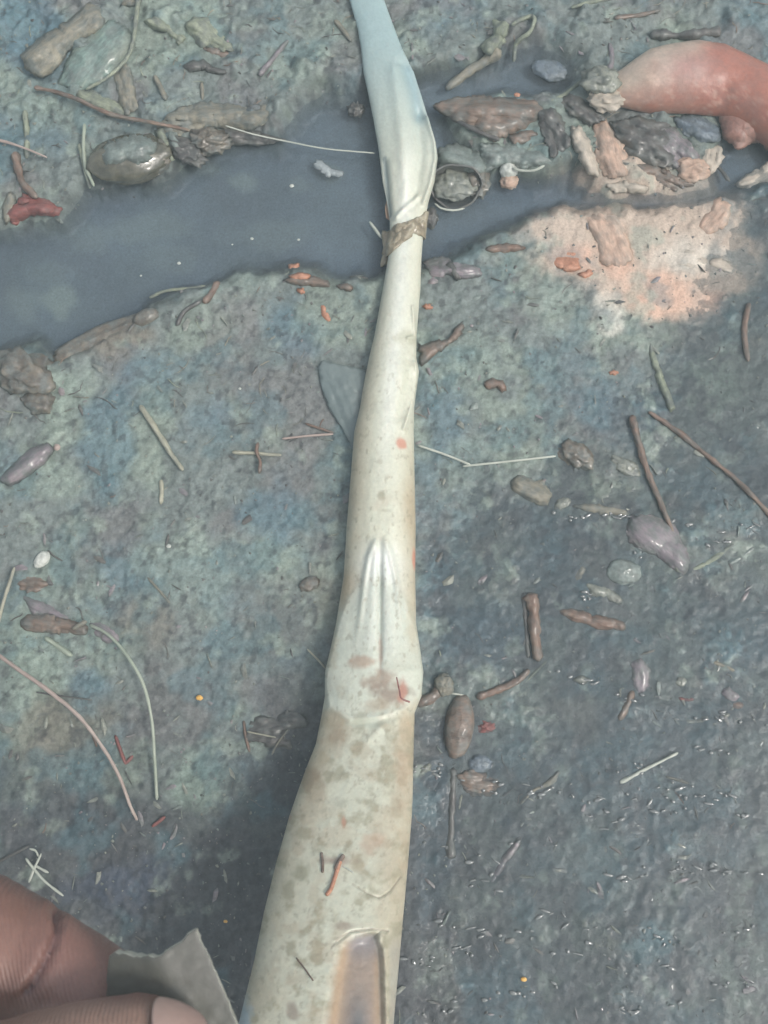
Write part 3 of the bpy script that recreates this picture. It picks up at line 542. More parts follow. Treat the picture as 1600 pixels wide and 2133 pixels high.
# ------------------------------------------------------------------ the shard
def shard():
    poly = [(238,1985),(246,1976),(258,1978),(290,1984),(322,1986),(331,1990),(345,1978),(372,1962),(392,1943),(404,1932),(411,1931),(420,1955),(445,2010),(478,2085),(510,2160),(545,2240),(600,2380),(420,2420),(300,2300),(250,2160),(232,2060),(234,2010)]
    p = np.array(poly, float); q = []
    for a_, b_ in zip(p, np.roll(p, -1, 0)):
        k = max(1, int(np.linalg.norm(b_ - a_) / 7)); q += [a_ + (b_ - a_) * i / k for i in range(k)]
    p = np.array(q); r = np.random.RandomState(5); j = r.randn(len(p), 2); topm = (p[:, 1] < 1992)[:, None]; p = p + j * np.where(topm, 1.6, .35)
    gx_, gy_ = np.meshgrid(np.arange(232, 600, 8), np.arange(1930, 2420, 8)); gx_, gy_ = gx_.ravel(), gy_.ravel(); k = sdf(gx_, gy_, p) < -5
    pts = np.vstack([p, np.stack([gx_[k], gy_[k]], -1)]); N = len(p)
    o = delaunay_2d_cdt([Vector(v) for v in pts], [(i, (i + 1) % N) for i in range(N)], [], 1, 1e-6)
    q = np.array([tuple(v) for v in o[0]]); F = [tuple(f) for f in o[2]]
    x, y = q[:, 0], q[:, 1]
    fold = x - (331 + (y - 1985) * .42)
    dep = .1440 - .000012 * (y - 2000) + .0000 * x + (.000004 * fold + .000030 * 18 * np.logaddexp(0, -fold / 18)) + .0012 * np.exp(-(fold / 22) ** 2) * -.3
    dep = dep - .003 * sstep(420, 520, x + (2133 - y) * .4) * 0
    P = PD(x, y, dep)
    P = P + FWD * (.00012 * fbm(x, y, .03, 44, 3))[:, None]
    ob = link('broken_shard', P, F, None, mats=[M['shard'], M['shard_edge']]); recentre(ob)
    md = ob.modifiers.new('t', 'SOLIDIFY'); md.thickness = .0013; md.offset = -1 ; md.material_offset_rim = 1
    bv = ob.modifiers.new('b', 'BEVEL'); bv.width = .0002; bv.segments = 2; bv.limit_method = 'ANGLE'
    tag(ob, 'broken grey plastic shard with a jagged notched top, held between thumb and finger', 'shard')
shard()
exec_later = None

# ------------------------------------------------------------------ big reddish husk, upper right
def husk():
    outl = [(1252,212,160),(1270,215,158),(1290,222,150),(1320,228,128),(1350,232,108),(1400,234,97),(1450,236,93),(1500,240,100),(1540,262,118),(1580,290,138),(1640,330,165),(1760,400,240),(1880,440,330)]
    a = np.array(outl, float); n = 90; xs = np.linspace(a[0, 0], a[-1, 0], n)
    lo = np.interp(xs, a[:, 0], a[:, 1]); hi = np.interp(xs, a[:, 0], a[:, 2]); sides = 60
    z0 = .004; A = PZ(xs, hi, z0); B = PZ(xs, lo, z0); c = (A + B) / 2; d = (A - B) / 2
    th = np.linspace(-.35, math.pi + .15, sides); ends = np.sqrt(np.clip(1 - (np.clip((.12 - np.linspace(0, 1, n)) / .12, 0, 1)) ** 2, .05, 1))
    rz = np.linalg.norm(d, axis=1) * .75
    V = c[:, None] + np.cos(th)[None, :, None] * d[:, None] * 1.0 + np.stack([0 * th[None] + 0 * rz[:, None]] * 2 + [np.sin(th)[None] * rz[:, None] * ends[:, None]], -1)
    qx, qy = proj(V); V[..., 2] += .0003 * fbm(qx, qy, .02, 71, 3)
    u = np.linspace(0, 1, n)[:, None] * np.ones(sides)[None]; vv = np.cos(th)[None] * np.ones((n, 1))
    c0 = np.array((.47, .37, .29)); c1 = np.array((.33, .125, .085)); c2 = np.array((.24, .085, .055)); t = sstep(.08, .42, (qx - 1250) / 630 + .12 * fbm(qx, qy, .012, 75, 3) - .10 * vv)[..., None]
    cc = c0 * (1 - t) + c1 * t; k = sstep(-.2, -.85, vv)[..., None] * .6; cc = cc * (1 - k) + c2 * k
    k = (np.exp(-(np.hypot((qx - 1430) / 60, (qy - 140) / 30)) ** 2) * .35)[..., None]; cc = cc * (1 - k) + np.array((.46, .33, .32)) * k  # pinkish highlight painted on the middle of the shell
    sp = sstep(.5, .8, fbm(qx, qy, .09, 77, 2))[..., None] * sstep(-.1, -.7, vv)[..., None] * .25; cc = cc * (1 - sp) + np.array((.55, .42, .33)) * sp
    root = empty('fruit_husk', PZ(1450, 200, 0.0)); tag(root, 'large curved red-brown fruit husk with a paler left end, by the upper right edge', 'husk')
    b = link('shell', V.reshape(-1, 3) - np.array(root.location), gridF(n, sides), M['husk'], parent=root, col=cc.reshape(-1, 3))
    md = b.modifiers.new('t', 'SOLIDIFY'); md.thickness = .0012; md.offset = -1
    # hooked lobe hanging below the right end
    pl = [(1500,240),(1545,215),(1600,235),(1660,290),(1640,350),(1590,290),(1562,292),(1545,312),(1528,305),(1510,275)]
    o = flake('hooked_lobe', pl, mat('lobe', [(.22,.10,.075), (.32,.17,.13)], scale=150, rough=.45, coat=.1, mud=.3, bump=.5), None, None, lift=.003, dome=.004, wr=.0008, th=.0014, parent=root)
    for i, (x, y) in enumerate([(1418,207),(1449,202),(1500,204),(1560,208),(1385,215),(1470,212),(1530,215)]):
        pebble('pale_wart', x, y, 4.5, 4, M['cream'], None, None, parent=root, lift=.0062 if x < 1520 else .0065, sink=.2, hf=.8)
    pebble('torn_tip', 1246, 182, 36, 30, M['stone'], None, None, parent=root, rough=.3, hf=.7, fr=2, lift=.002)
    pebble('torn_tip', 1262, 215, 34, 24, M['cream'], None, None, parent=root, rough=.3, hf=.6, fr=2, lift=.001)
husk()

# ------------------------------------------------------------------ leaves, twigs and pebbles, one thing each
fl, tw, pb = flake, twig, pebble
# upper left bank
fl('bark_piece', [(45,122),(72,92),(105,72),(148,45),(190,8),(214,14),(213,62),(186,72),(140,100),(125,135),(92,160),(64,150)], M['tan'], 'ridged tan bark piece, folded over, in the upper left corner', 'bark', dome=.0032, wr=.0014, th=.0009, lift=.0012)
lf = fl('wet_leaf', [(132,150),(150,105),(195,60),(235,42),(268,62),(282,92),(268,120),(235,152),(200,180),(165,188),(120,178)], M['teal'], 'broad wet teal leaf with a greenish rim beside the tan bark piece', 'leaf', dome=.0010, wr=.0007, lift=.0008)
tw('curved_grass', [(290,-20),(284,40),(276,92),(262,125),(225,160),(180,186)], 5, M['sage'], 'greenish stem curving down round the broad teal leaf', 'stem', r1=3, lift=.0018)
fl('leaf_strip', [(236,155),(262,132),(272,150),(288,222),(262,244),(248,205)], M['tan'], 'upright grey-tan leaf strip under the teal leaf', 'leaf', dome=.0008)
fl('leaf_strip', [(150,178),(200,192),(258,224),(262,244),(215,234),(165,204)], M['sage'], 'grey-green leaf strip lying along the long reddish twig', 'leaf', dome=.0008, lift=.0004)
tw('long_twig', [(72,182),(110,190),(160,206),(230,238),(300,252),(350,262),(395,272)], 5, M['rust'], 'long thin reddish-brown twig across the upper left bank', 'twig', lift=.0022, r1=4)
rs_ = empty('rounded_stone', PZ(272, 335, 0)); tag(rs_, 'dark rounded wet stone with a pale muddy top at the puddle edge, left', 'stone')
pb('stone_body', 272, 338, 80, 48, M['wetstone'], None, None, parent=rs_, ang=-10, hf=.7, rough=.14)
fl('mud_cap', [(212,318),(230,296),(262,284),(300,284),(325,300),(318,330),(290,345),(262,340),(240,352),(218,345)], M['tealstone'], None, None, parent=rs_, lift=.0098, dome=.0030, wr=.0008, bury=1.6)
pb('rounded_stone', 330, 330, 28, 34, M['brownstone'], 'small glossy brown stone against the right end of the big pale-topped stone', 'stone', hf=.7)
tw('grass_blade', [(176,258),(174,310),(180,350),(196,388)], 4, M['greenstem'], 'thin green blade standing left of the pale-topped stone', 'grass blade', lift=.002)
tw('grass_blade', [(166,300),(176,345),(188,392)], 5, M['sage'], 'broader olive blade dipping into the puddle left of the stone', 'grass blade', lift=.001)
fl('dry_leaf', [(330,262),(368,232),(420,218),(480,222),(535,236),(556,214),(560,236),(548,258),(520,268),(450,264),(400,286),(345,284)], M['tan'], 'long striated tan leaf with a dark upturned tip above the puddle', 'leaf', dome=.0026, wr=.001, th=.0009, lift=.001)
fl('dark_leaf', [(462,266),(520,272),(596,293),(560,300),(505,301),(474,300)], M['dark'], 'dark pointed leaf sticking out over the puddle under the striated leaf', 'leaf', lift=.001)
pb('mud_clod', 432, 300, 44, 26, M['brownstone'], 'dark brown clod at the upper puddle edge below the striated leaf', 'clod', rough=.5, hf=.6, fr=3)
pb('mud_clod', 388, 318, 40, 22, M['dark'], 'blackish clod between the stone and the dark pointed leaf', 'clod', rough=.5, hf=.6, ang=30, fr=3)
fl('leaf_strip', [(322,270),(340,268),(362,330),(352,334)], M['sage'], 'short pale strip slanting down beside the blackish clod', 'leaf', dome=.0006, lift=.002)
fl('leaf_strip', [(350,276),(372,272),(378,310),(362,320)], M['tealstone'], 'blunt grey strip between the stone and the clods', 'leaf', dome=.0006, lift=.002)
tw('pale_fibre', [(470,262),(530,280),(600,295),(680,310),(780,319)], 1.6, M['pale'], 'fine pale fibre stretched over the puddle to the stalk', 'fibre', lift=[.003, .002, .002, .003], wob=.05)
tw('pine_needle', [(-20,288),(20,298),(60,312),(98,328)], 3.4, M['pinkstem'], 'pale needle with an orange tip at the left edge, upper bank', 'needle', lift=.002, r1=2)
tw('brown_stalk', [(32,318),(38,355),(50,385),(78,412)], 11, M['rust'], 'short thick brown stalk above the crumpled red leaf', 'stalk', r1=6, lift=.0008)
tw('grey_stalk', [(52,230),(56,280),(56,330)], 6, M['sage'], 'grey stalk standing behind the pale needle on the left', 'stalk')
fl('red_leaf', [(18,450),(28,425),(52,408),(82,406),(104,424),(132,438),(122,450),(92,444),(62,446),(30,468)], M['red'], 'crumpled dark red leaf at the puddle edge, far left', 'leaf', wr=.0022, lift=.001, th=.0007)
fl('leaf_strip', [(18,400),(34,402),(28,450),(12,470),(6,440)], M['tan'], 'greyish strip lying against the crumpled red leaf', 'leaf', lift=.0006)
fl('pale_leaf', [(384,48),(402,38),(440,40),(472,78),(486,104),(462,108),(436,92),(420,102),(398,78)], M['sage'], 'pale yellow-green crumpled leaf near the top, left of centre', 'leaf', wr=.002, dome=.002, lift=.0015)
fl('crumpled_leaf', [(380,138),(400,128),(425,128),(440,140),(478,150),(452,154),(420,144),(392,152)], M['dark'], 'small dark curled leaf below the pale yellow-green one', 'leaf', wr=.001, dome=.0012)
fl('crumpled_leaf', [(420,100),(450,100),(484,112),(470,122),(440,116)], M['brown'], 'dark brown leaf scrap right under the pale yellow-green leaf', 'leaf', wr=.001)
fl('crumpled_leaf', [(300,44),(330,36),(352,54),(388,80),(372,92),(345,66),(318,60)], M['sage'], 'grey-green curled leaf edge left of the pale yellow-green leaf', 'leaf', wr=.002, dome=.001, lift=.001)
tw('short_stick', [(322,158),(334,182),(346,208)], 6, M['tan'], 'short grey-tan stick above the striated leaf', 'stick')
tw('short_stick', [(420,172),(422,208)], 4, M['tan'], 'tiny upright stick just above the striated leaf', 'stick')
tw('short_stick', [(540,156),(566,126),(600,84)], 7, M['mauve'], 'mauve-grey slanting stick near the top between leaf and stalk', 'stick', r1=5)
tw('short_stick', [(698,42),(714,62),(732,86)], 6, M['tan'], 'brownish stick pointing at the stalk at the very top', 'stick', r1=4)
fl('crumpled_leaf', [(262,-8),(300,-12),(290,8),(250,14)], M['tan'], 'tan leaf scrap cut by the top edge beside the greenish stem', 'leaf', wr=.001)
fl('brown_scrap', [(700,130),(712,128),(722,142),(708,146)], M['brown'], 'tiny brown scrap left of the upper stalk', 'scrap')
pb('dark_clod', 742, 231, 15, 14, M['dark'], 'small dark clod in the water left of the upper stalk', 'clod', rough=.5, fr=3)
fl('white_fluff', [(656,334),(672,336),(684,352),(714,358),(712,368),(680,366),(662,352)], M['fluff'], 'wispy white fluff floating in the puddle', 'fluff', wr=.0006, lift=.0004, jag=4)
for i, (x, y, r_, lab) in enumerate([(525,498,4.5,'bright white speck in the middle of the puddle'),(608,388,6,'dull pale speck below the white fluff'),(484,510,2.5,'tiny pale speck left of the bright white one in the puddle'),(622,500,4,'faint speck in the puddle near the stalk collar'),(294,575,3,'tiny speck in the puddle above the brown bank stone'),(373,549,5,'pale speck near the lower puddle edge'),(500,810,4,'white speck on the mud left of the stalk'),(352,1138,7,'small whitish grain on the mud left of the stalk swelling')]):
    pb('pale_speck', x, y, r_ * .75, r_ * .6, M['white'], lab, 'speck', group='pale specks scattered about', lift=.0002)
tw('short_stick', [(770,462),(782,478),(796,497)], 3, M['pale'], 'short pale stick touching the brown collar of the stalk', 'stick', lift=.001)
# right of the upper pipe
fl('dark_leaf', [(902,222),(950,206),(1010,204),(1070,208),(1116,214),(1134,232),(1110,252),(1075,276),(1030,292),(985,268),(940,246)], M['brown'], 'pointed brown leaf lying right of the upper stalk', 'leaf', dome=.0022, wr=.0012, th=.0008, lift=.001)
tw('dark_rib', [(904,222),(950,250),(1000,276),(1040,292)], 5, M['dark'], 'dark rib along the lower edge of the pointed brown leaf', 'stem', lift=.0012)
fl('grey_leaf', [(912,308),(950,300),(1000,320),(1018,346),(1000,372),(950,352),(915,350)], M['tealstone'], 'grey leaf draped over the hollow seed pod', 'leaf', dome=.003, wr=.001, lift=.002)
pod = empty('seed_pod', PZ(948, 392, 0)); tag(pod, 'round hollow dark seed pod with a bright wet rim, right of the stalk', 'seed pod')
v, F = sphere(26, 40); v = v[:]; kp = v[:, 2] < .2
rs = MPP * 1.15; c0 = PZ(948, 395, 0.0); R_ = 52 * rs
F2 = [f for f in F if all(kp[i] for i in f)]; VV = v * np.array([R_, R_ * .82, R_ * .62]) * (1 + .05 * np.sin(3 * np.arctan2(v[:, 1], v[:, 0])) + .02 * np.sin(7 * np.arctan2(v[:, 1], v[:, 0]) + 1))[:, None]
VV = VV @ np.array([[1, 0, 0], [0, math.cos(.5), math.sin(.5)], [0, -math.sin(.5), math.cos(.5)]]) + np.array([c0[0], c0[1], .0022])
cu = link('cup', VV - np.array(pod.location), F2, M['dark'], parent=pod); md = cu.modifiers.new('t', 'SOLIDIFY'); md.thickness = .0006; md.offset = 1
tw('rim', [(906,424),(920,434),(945,438),(968,434)], 2.2, M['pale'], None, None, parent=pod, lift=.0024, wob=.05)
pb('kernel', 945, 390, 42, 34, M['stone'], None, None, parent=pod, lift=.0009, hf=.35, rough=.3)
pb('mud_clod', 895, 455, 16, 20, M['dark'], 'dark clod clinging to the stalk beside the brown collar', 'clod', hf=1, rough=.4)
pb('mud_clod', 995, 380, 22, 36, M['brownstone'], 'brown clod on the right side of the hollow seed pod', 'clod', rough=.4)
tw('short_stick', [(930,185),(975,150),(1010,128),(1042,106)], 9, M['tan'], 'thick tan stick above the pointed brown leaf', 'stick', r1=13)
tw('short_stick', [(1066,52),(1088,40),(1112,36),(1104,66),(1076,90),(1070,128)], 5, M['sage'], 'hooked grey-green stick near the top, right of the stalk', 'stick', lift=.001)
fl('crumpled_leaf', [(1022,36),(1060,50),(1052,88),(1020,116),(1000,98),(1030,70)], M['sage'], 'crumpled grey-green leaf left of the hooked stick', 'leaf', wr=.002, dome=.001)
pb('flat_stone', 1145, 148, 34, 22, M['slate'], 'flat blue-grey stone in shallow water left of the husk', 'stone', ang=20, hf=.4)
tw('short_stick', [(1140,218),(1175,198),(1215,166)], 5, M['sage'], 'thin olive stick leading up to the torn husk tip', 'stick')
tw('stick_shadow', [(1270,90),(1274,120),(1266,160)], 5, M['mauve'], 'mauve upright stick behind the torn husk tip', 'stick', r1=8)
tw('short_stick', [(1190,16),(1225,6),(1275,-4)], 4, M['sage'], 'pale green stick at the top edge above the husk', 'stick')
tw('stick_shadow', [(1355,72),(1420,74),(1500,66)], 12, M['dark'], 'dark rotten stick just above the curved husk', 'stick', wob=.3)
tw('stick_shadow', [(1280,38),(1330,32),(1375,22)], 5, M['brown'], 'thin brown stick at the top, above the dark rotten stick', 'stick')
bud = empty('white_bud', PZ(1058, 368, 0)); tag(bud, 'round white bud with a pale stalk at the puddle edge', 'bud')
pb('ball', 1058, 362, 17, 16, M['white'], None, None, parent=bud, hf=1, rough=.1, lift=.001)
pb('husk_base', 1060, 380, 18, 16, M['peach'], None, None, parent=bud, hf=.8, rough=.2)
tw('stalk', [(1068,350),(1085,355),(1112,355),(1134,345)], 3, M['pale'], None, None, parent=bud, lift=.002)
fl('muddy_leaf', [(1000,300),(1060,300),(1130,310),(1150,338),(1090,352),(1040,346),(1010,360)], M['tealstone'], 'muddy grey-green leaf behind the white bud', 'leaf', wr=.0016, dome=.001)
fl('muddy_leaf', [(1060,285),(1100,272),(1120,280),(1098,296),(1070,302)], M['brown'], 'small rusty leaf above the muddy grey-green one', 'leaf', wr=.0012, lift=.0015)
fl('muddy_leaf', [(1110,235),(1150,225),(1170,250),(1190,300),(1150,330),(1130,280)], M['dark'], 'dark rotten leaf between the pointed brown leaf and the cream peel', 'leaf', wr=.002, lift=.001)
fl('muddy_leaf', [(1165,210),(1210,185),(1240,215),(1260,250),(1225,262),(1190,240)], M['dark'], 'blackish leaf right under the torn husk tip', 'leaf', wr=.002, lift=.0008)
fl('cream_peel', [(1192,262),(1206,262),(1224,290),(1240,330),(1248,368),(1226,362),(1208,330),(1192,295)], M['cream'], 'long cream peel curling down below the torn husk tip', 'peel', dome=.002, lift=.002)
fl('peach_peel', [(1236,258),(1262,250),(1280,275),(1310,320),(1304,366),(1258,372),(1240,330)], M['peach'], 'broad peach peel beside the long cream one', 'peel', dome=.001, lift=.0014, wr=.001)
fl('rotten_leaf', [(1270,255),(1330,244),(1400,250),(1420,300),(1400,345),(1340,350),(1310,330),(1285,290)], M['dark'], 'crumpled blackish leaf under the curved husk', 'leaf', wr=.0028, lift=.0014)
fl('grey_plate', [(1405,246),(1450,238),(1495,262),(1498,292),(1460,300),(1425,282)], M['slate'], 'smooth blue-grey flake under the right of the husk', 'flake', dome=.001, lift=.0016)
fl('rotten_leaf', [(1350,270),(1400,262),(1440,300),(1460,330),(1410,352),(1372,330)], M['mauve'], 'grey-mauve leaf under the smooth blue-grey flake', 'leaf', wr=.002, lift=.002)
fl('rotten_leaf', [(1318,340),(1370,345),(1420,375),(1450,385),(1400,398),(1340,372)], M['brown'], 'brown ragged leaf at the lower edge of the rotten heap', 'leaf', wr=.002, lift=.001)
pb('peach_lump', 1440, 356, 32, 26, M['peach'], 'round peach lump right of the rotten leaves', 'lump', rough=.3, hf=.6)
fl('peach_peel', [(1455,310),(1500,304),(1505,335),(1480,365),(1462,340)], M['cream'], 'small squarish cream peel above the round peach lump', 'peel', wr=.001, lift=.0014)
tw('thin_twig', [(1480,330),(1500,352),(1520,378)], 4, M['dark'], 'thin dark twig running right from the squarish peel', 'twig')
fl('peach_peel', [(1258,384),(1300,378),(1350,390),(1340,402),(1280,400)], M['cream'], 'flat cream strip below the broad peach peel', 'peel', lift=.0008)
fl('peach_peel', [(1214,450),(1240,444),(1290,448),(1302,480),(1318,540),(1290,560),(1252,550),(1238,500)], M['peach'], 'upright peach slab in the pale stained mud', 'peel', dome=.0012, wr=.0008, lift=.0008)
fl('peach_peel', [(1470,425),(1500,412),(1522,430),(1515,470),(1470,490),(1446,478)], M['peach'], 'rounded peach slab at the right of the stained mud', 'peel', dome=.001, wr=.001, lift=.0006)
fl('orange_scrap', [(1142,540),(1180,524),(1202,530),(1208,562),(1180,566),(1160,556)], M['orange'], 'orange scrap at the left end of the stained mud', 'scrap', wr=.001)
fl('orange_scrap', [(1204,572),(1228,560),(1236,572),(1220,580)], M['orange'], 'small orange scrap just below the upright peach slab', 'scrap')
fl('cream_peel', [(1400,520),(1440,508),(1480,540),(1560,556),(1540,572),(1450,570),(1410,560)], M['cream'], 'pale ragged peel spread across the right of the stain', 'peel', wr=.001, lift=.0003, jag=6)
fl('peach_peel', [(1530,385),(1560,362),(1600,340),(1640,330),(1620,368),(1560,395)], M['cream'], 'cream strip running off the right edge below the husk', 'peel', wr=.001, lift=.0006)
# around the middle
fl('red_leaf', [(1005,520),(1030,510),(1070,510),(1098,516),(1070,524),(1030,526)], M['rust'], 'thin reddish leaf lying flat at the puddle edge right of the stalk', 'leaf', dome=.0008, lift=.0006)
fl('ribbed_leaf', [(884,548),(905,535),(950,545),(1000,560),(1004,572),(970,580),(930,570),(900,600)], M['mauve'], 'ribbed mauve-brown leaf right of the stalk below the collar', 'leaf', wr=.0016, lift=.0008)
fl('ribbed_leaf', [(925,548),(940,545),(962,580),(950,582)], M['dark'], 'narrow dark leaf rib across the mauve-brown leaf', 'leaf', lift=.002)
fl('orange_scrap', [(878,638),(890,634),(905,640),(892,646)], M['orange'], 'orange crumb touching the right side of the stalk', 'scrap')
fl('dry_leaf', [(872,722),(900,714),(935,708),(950,684),(968,668),(958,700),(930,722),(905,738),(878,762)], M['brown'], 'dry brown leaf poking out from behind the stalk', 'leaf', wr=.0014, dome=.001, lift=.0012)
fl('orange_scrap', [(600,552),(622,550),(626,560),(606,562)], M['orange'], 'tiny orange crumb at the lower puddle edge', 'scrap')
fl('bark_strip', [(592,584),(618,574),(652,576),(682,586),(688,598),(650,596),(615,592)], M['brown'], 'dark curved bark strip at the lower puddle edge', 'bark', dome=.0014, lift=.0008)
fl('orange_scrap', [(600,576),(626,570),(648,574),(640,584),(612,582)], M['orange'], 'orange skin on top of the dark curved bark strip', 'scrap', lift=.003)
fl('orange_scrap', [(668,634),(676,640),(690,668),(684,672),(670,656)], M['orange'], 'slim orange scrap on the mud below the bark strip', 'scrap')
fl('orange_scrap', [(620,602),(632,600),(634,610),(624,612)], M['orange'], 'orange dot below the left end of the bark strip', 'scrap')
fl('bark_strip', [(700,596),(722,590),(736,600),(730,606),(712,602)], M['brown'], 'short brown bark strip left of the stalk by the puddle', 'bark', dome=.0008)
fl('clear_film', [(664,768),(672,752),(700,758),(760,772),(772,800),(764,950),(738,940),(712,890),(684,846),(670,805)], M['film'], 'thin grey translucent film sticking out left of the stalk', 'film', lift=.0022, wr=.0006, jag=.4, th=.0004)
pb('bank_rock', 48, 778, 62, 46, M['brownstone'], 'large cracked dark brown rock on the left edge below the puddle', 'rock', ang=25, rough=.42, hf=.55, fr=1.5, sink=.45)
fl('bank_rock', [(45,830),(62,812),(100,806),(112,830),(104,860),(70,862)], M['brownstone'], 'small rusty rock just below the large cracked dark brown rock', 'rock', dome=.002, wr=.001)
pb('long_stone', 212, 706, 112, 28, M['brownstone'], 'long brown stone half buried along the lower puddle bank', 'stone', ang=-26, hf=.75, rough=.15, sink=.55)
pb('long_stone', 305, 662, 28, 16, M['brownstone'], 'smooth rounded stone end at the upper end of the long brown stone', 'stone', ang=-28, hf=.8, rough=.1)
tw('red_twig', [(424,630),(440,612),(456,588)], 7, M['rust'], 'short red-brown twig at the lower puddle edge', 'twig', r1=9)
tw('thin_twig', [(312,620),(345,606),(385,602),(428,596)], 3.5, M['sage'], 'thin grey twig leading to the short red-brown twig', 'twig')
tw('thin_twig', [(368,678),(385,648),(420,626)], 4, M['dark'], 'dark root running from the red-brown twig down the bank', 'twig')
# left ground
tw('straw_piece', [(292,845),(318,884),(350,935),(381,980)], 5.5, M['straw'], 'long tan straw lying slantwise on the left mud', 'straw', lift=.001)
tw('straw_piece', [(336,1000),(337,1022),(335,1050)], 4.5, M['straw'], 'short upright straw just below the long slanting one', 'straw')
tw('straw_piece', [(484,942),(530,944),(586,948)], 3.6, M['straw'], 'level pale straw crossed by a red curl', 'straw', lift=.0006)
tw('red_curl', [(538,922),(534,940),(542,962),(540,986)], 4, M['rust'], 'curled red shred lying over the level straw', 'shred', lift=.0014)
tw('pine_needle', [(588,914),(640,908),(694,904)], 2.6, M['pinkstem'], 'lower needle of the pair left of the stalk', 'needle', lift=.001)
tw('pine_needle', [(636,882),(665,892),(694,901)], 2.8, M['rust'], 'upper browner needle of the pair left of the stalk', 'needle', lift=.0008)
fl('seed_husk', [(0,1000),(30,966),(62,936),(100,924),(112,936),(96,962),(60,992),(22,1012)], M['mauve'], 'long mauve seed husk at the left edge', 'husk', dome=.003, wr=.0005, lift=.0006, jag=1)
pb('seed_tip', 119, 932, 7, 7, M['pinkstem'], 'tiny round seed at the tip of the mauve husk', 'seed')
pb('white_pebble', 88, 1166, 20, 14, M['white'], 'smooth white pebble on the left mud', 'pebble', ang=-50, rough=.12, hf=.6)
tw('curled_fibre', [(100,1146),(112,1158),(130,1168)], 2, M['dark'], 'dark curled fibre right of the white pebble', 'fibre')
fl('crumpled_leaf', [(30,1214),(55,1200),(85,1202),(104,1214),(94,1230),(60,1232),(38,1226)], M['brown'], 'small crinkled brown leaf below the white pebble', 'leaf', wr=.0014, lift=.0008)
fl('brown_leaf', [(44,1296),(60,1282),(100,1280),(150,1296),(186,1306),(180,1322),(140,1318),(80,1316),(50,1310)], M['brown'], 'long dark brown leaf where the green stem starts', 'leaf', wr=.0012, dome=.001, lift=.0012)
fl('mauve_leaf', [(48,1240),(80,1248),(140,1282),(160,1296),(120,1292),(70,1282)], M['mauve'], 'flat mauve leaf half under the long dark brown leaf', 'leaf', lift=.0004, wr=.0005)
fl('grey_flake', [(186,1298),(215,1296),(250,1318),(248,1338),(222,1338),(196,1318)], M['mauve'], 'grey fold of leaf under the bend of the green stem', 'leaf', lift=.0006, wr=.0008)
tw('short_stick', [(152,1310),(180,1294)], 4, M['tan'], 'tan splinter across the tip of the long dark brown leaf', 'stick', lift=.0022)
tw('short_stick', [(94,1328),(120,1346),(150,1366)], 5, M['greenstem'], 'grey-green stick below the long dark brown leaf', 'stick')
tw('thin_grass', [(188,1302),(225,1322),(262,1362),(298,1424),(316,1500),(322,1580),(327,1666)], 3.2, M['greenstem'], 'long thin green-grey stem curving down the left mud', 'stem', lift=[.001, .003, .005, .005, .004, .001], wob=.04)
tw('thin_grass', [(-20,1352),(40,1396),(100,1438),(160,1488),(206,1545),(246,1612),(272,1680),(286,1708)], 4.2, M['pinkstem'], 'long pinkish stem arching in from the left edge', 'stem', r1=2.8, lift=[.004, .006, .007, .006, .004, .001], wob=.04)
tw('grass_blade', [(-8,1310),(10,1245),(30,1182)], 3.4, M['straw'], 'pale straw blade leaning at the left edge above the pinkish stem', 'grass blade', lift=.002)
tw('pine_needle', [(76,1442),(130,1450),(192,1458)], 1.8, M['dark'], 'fine dark needle crossing under the pinkish stem', 'needle', lift=.0006)
tw('pine_needle', [(308,1203),(330,1228),(354,1256)], 2.6, M['tan'], 'short tan needle in the middle of the left mud', 'needle')
rt = empty('red_sprig', PZ(260, 1570, 0)); tag(rt, 'forked red sprig between the two long thin stems', 'sprig')
tw('stem', [(240,1532),(250,1560),(262,1592)], 3.6, M['red'], None, None, parent=rt); tw('fork', [(262,1590),(270,1582),(277,1574)], 3.2, M['red'], None, None, parent=rt)
tw('red_stick', [(317,1722),(330,1712),(344,1701)], 3.6, M['red'], 'small bright red stick below the end of the green-grey stem', 'stick', lift=.0006)
tw('red_stick', [(194,1532),(202,1556)], 3, M['rust'], 'faint red stick touching the pinkish stem', 'stick')
for x, y, r_, k, lab in [(417,1454,7,'yellow','yellow grain on the mud left of the stalk swelling'),(471,1918,4,'yellow','orange grain right of the held shard'),(1090,2038,6,'yellow','orange grain at the bottom right of the stalk'),(1548,13,6,'orange','orange grain in the top right corner'),(1074,214,6,'orange','orange grain on the pointed brown leaf')]:
    pb('seed_grain', x, y, r_, r_ * .7, M[k], lab, 'grain', lift=.001 if y > 300 else .004)
tw('dark_root', [(-10,1798),(25,1780),(60,1762)], 3, M['dark'], 'dark root near the left edge above the finger', 'root')
xs = empty('needle_sprig', PZ(75, 1810, 0)); tag(xs, 'pale crossed needle sprig just above the finger', 'sprig')
for pts in ([(60,1838),(72,1808),(86,1778)], [(54,1788),(72,1812),(96,1838),(132,1866)], [(74,1803),(86,1810),(101,1818)], [(62,1768),(74,1772),(80,1784)]):
    tw('needle', pts, 2.4, M['pale'], None, None, parent=xs, lift=.003)
pb('dark_snail', 645, 1217, 22, 15, M['brownstone'], 'small round dark pebble left of the stalk above the swelling', 'pebble', ang=-20)
tw('pine_needle', [(640,1352),(660,1372),(682,1396)], 2, M['straw'], 'fine straw needle running under the stalk swelling', 'needle', lift=.001)
fl('rotten_leaf', [(508,1520),(540,1490),(575,1498),(600,1480),(640,1495),(640,1520),(600,1530),(610,1560),(570,1565),(545,1545),(515,1545)], M['dark'], 'dark rotten leaf scrap left of the stalk below the swelling', 'leaf', wr=.0024, lift=.001)
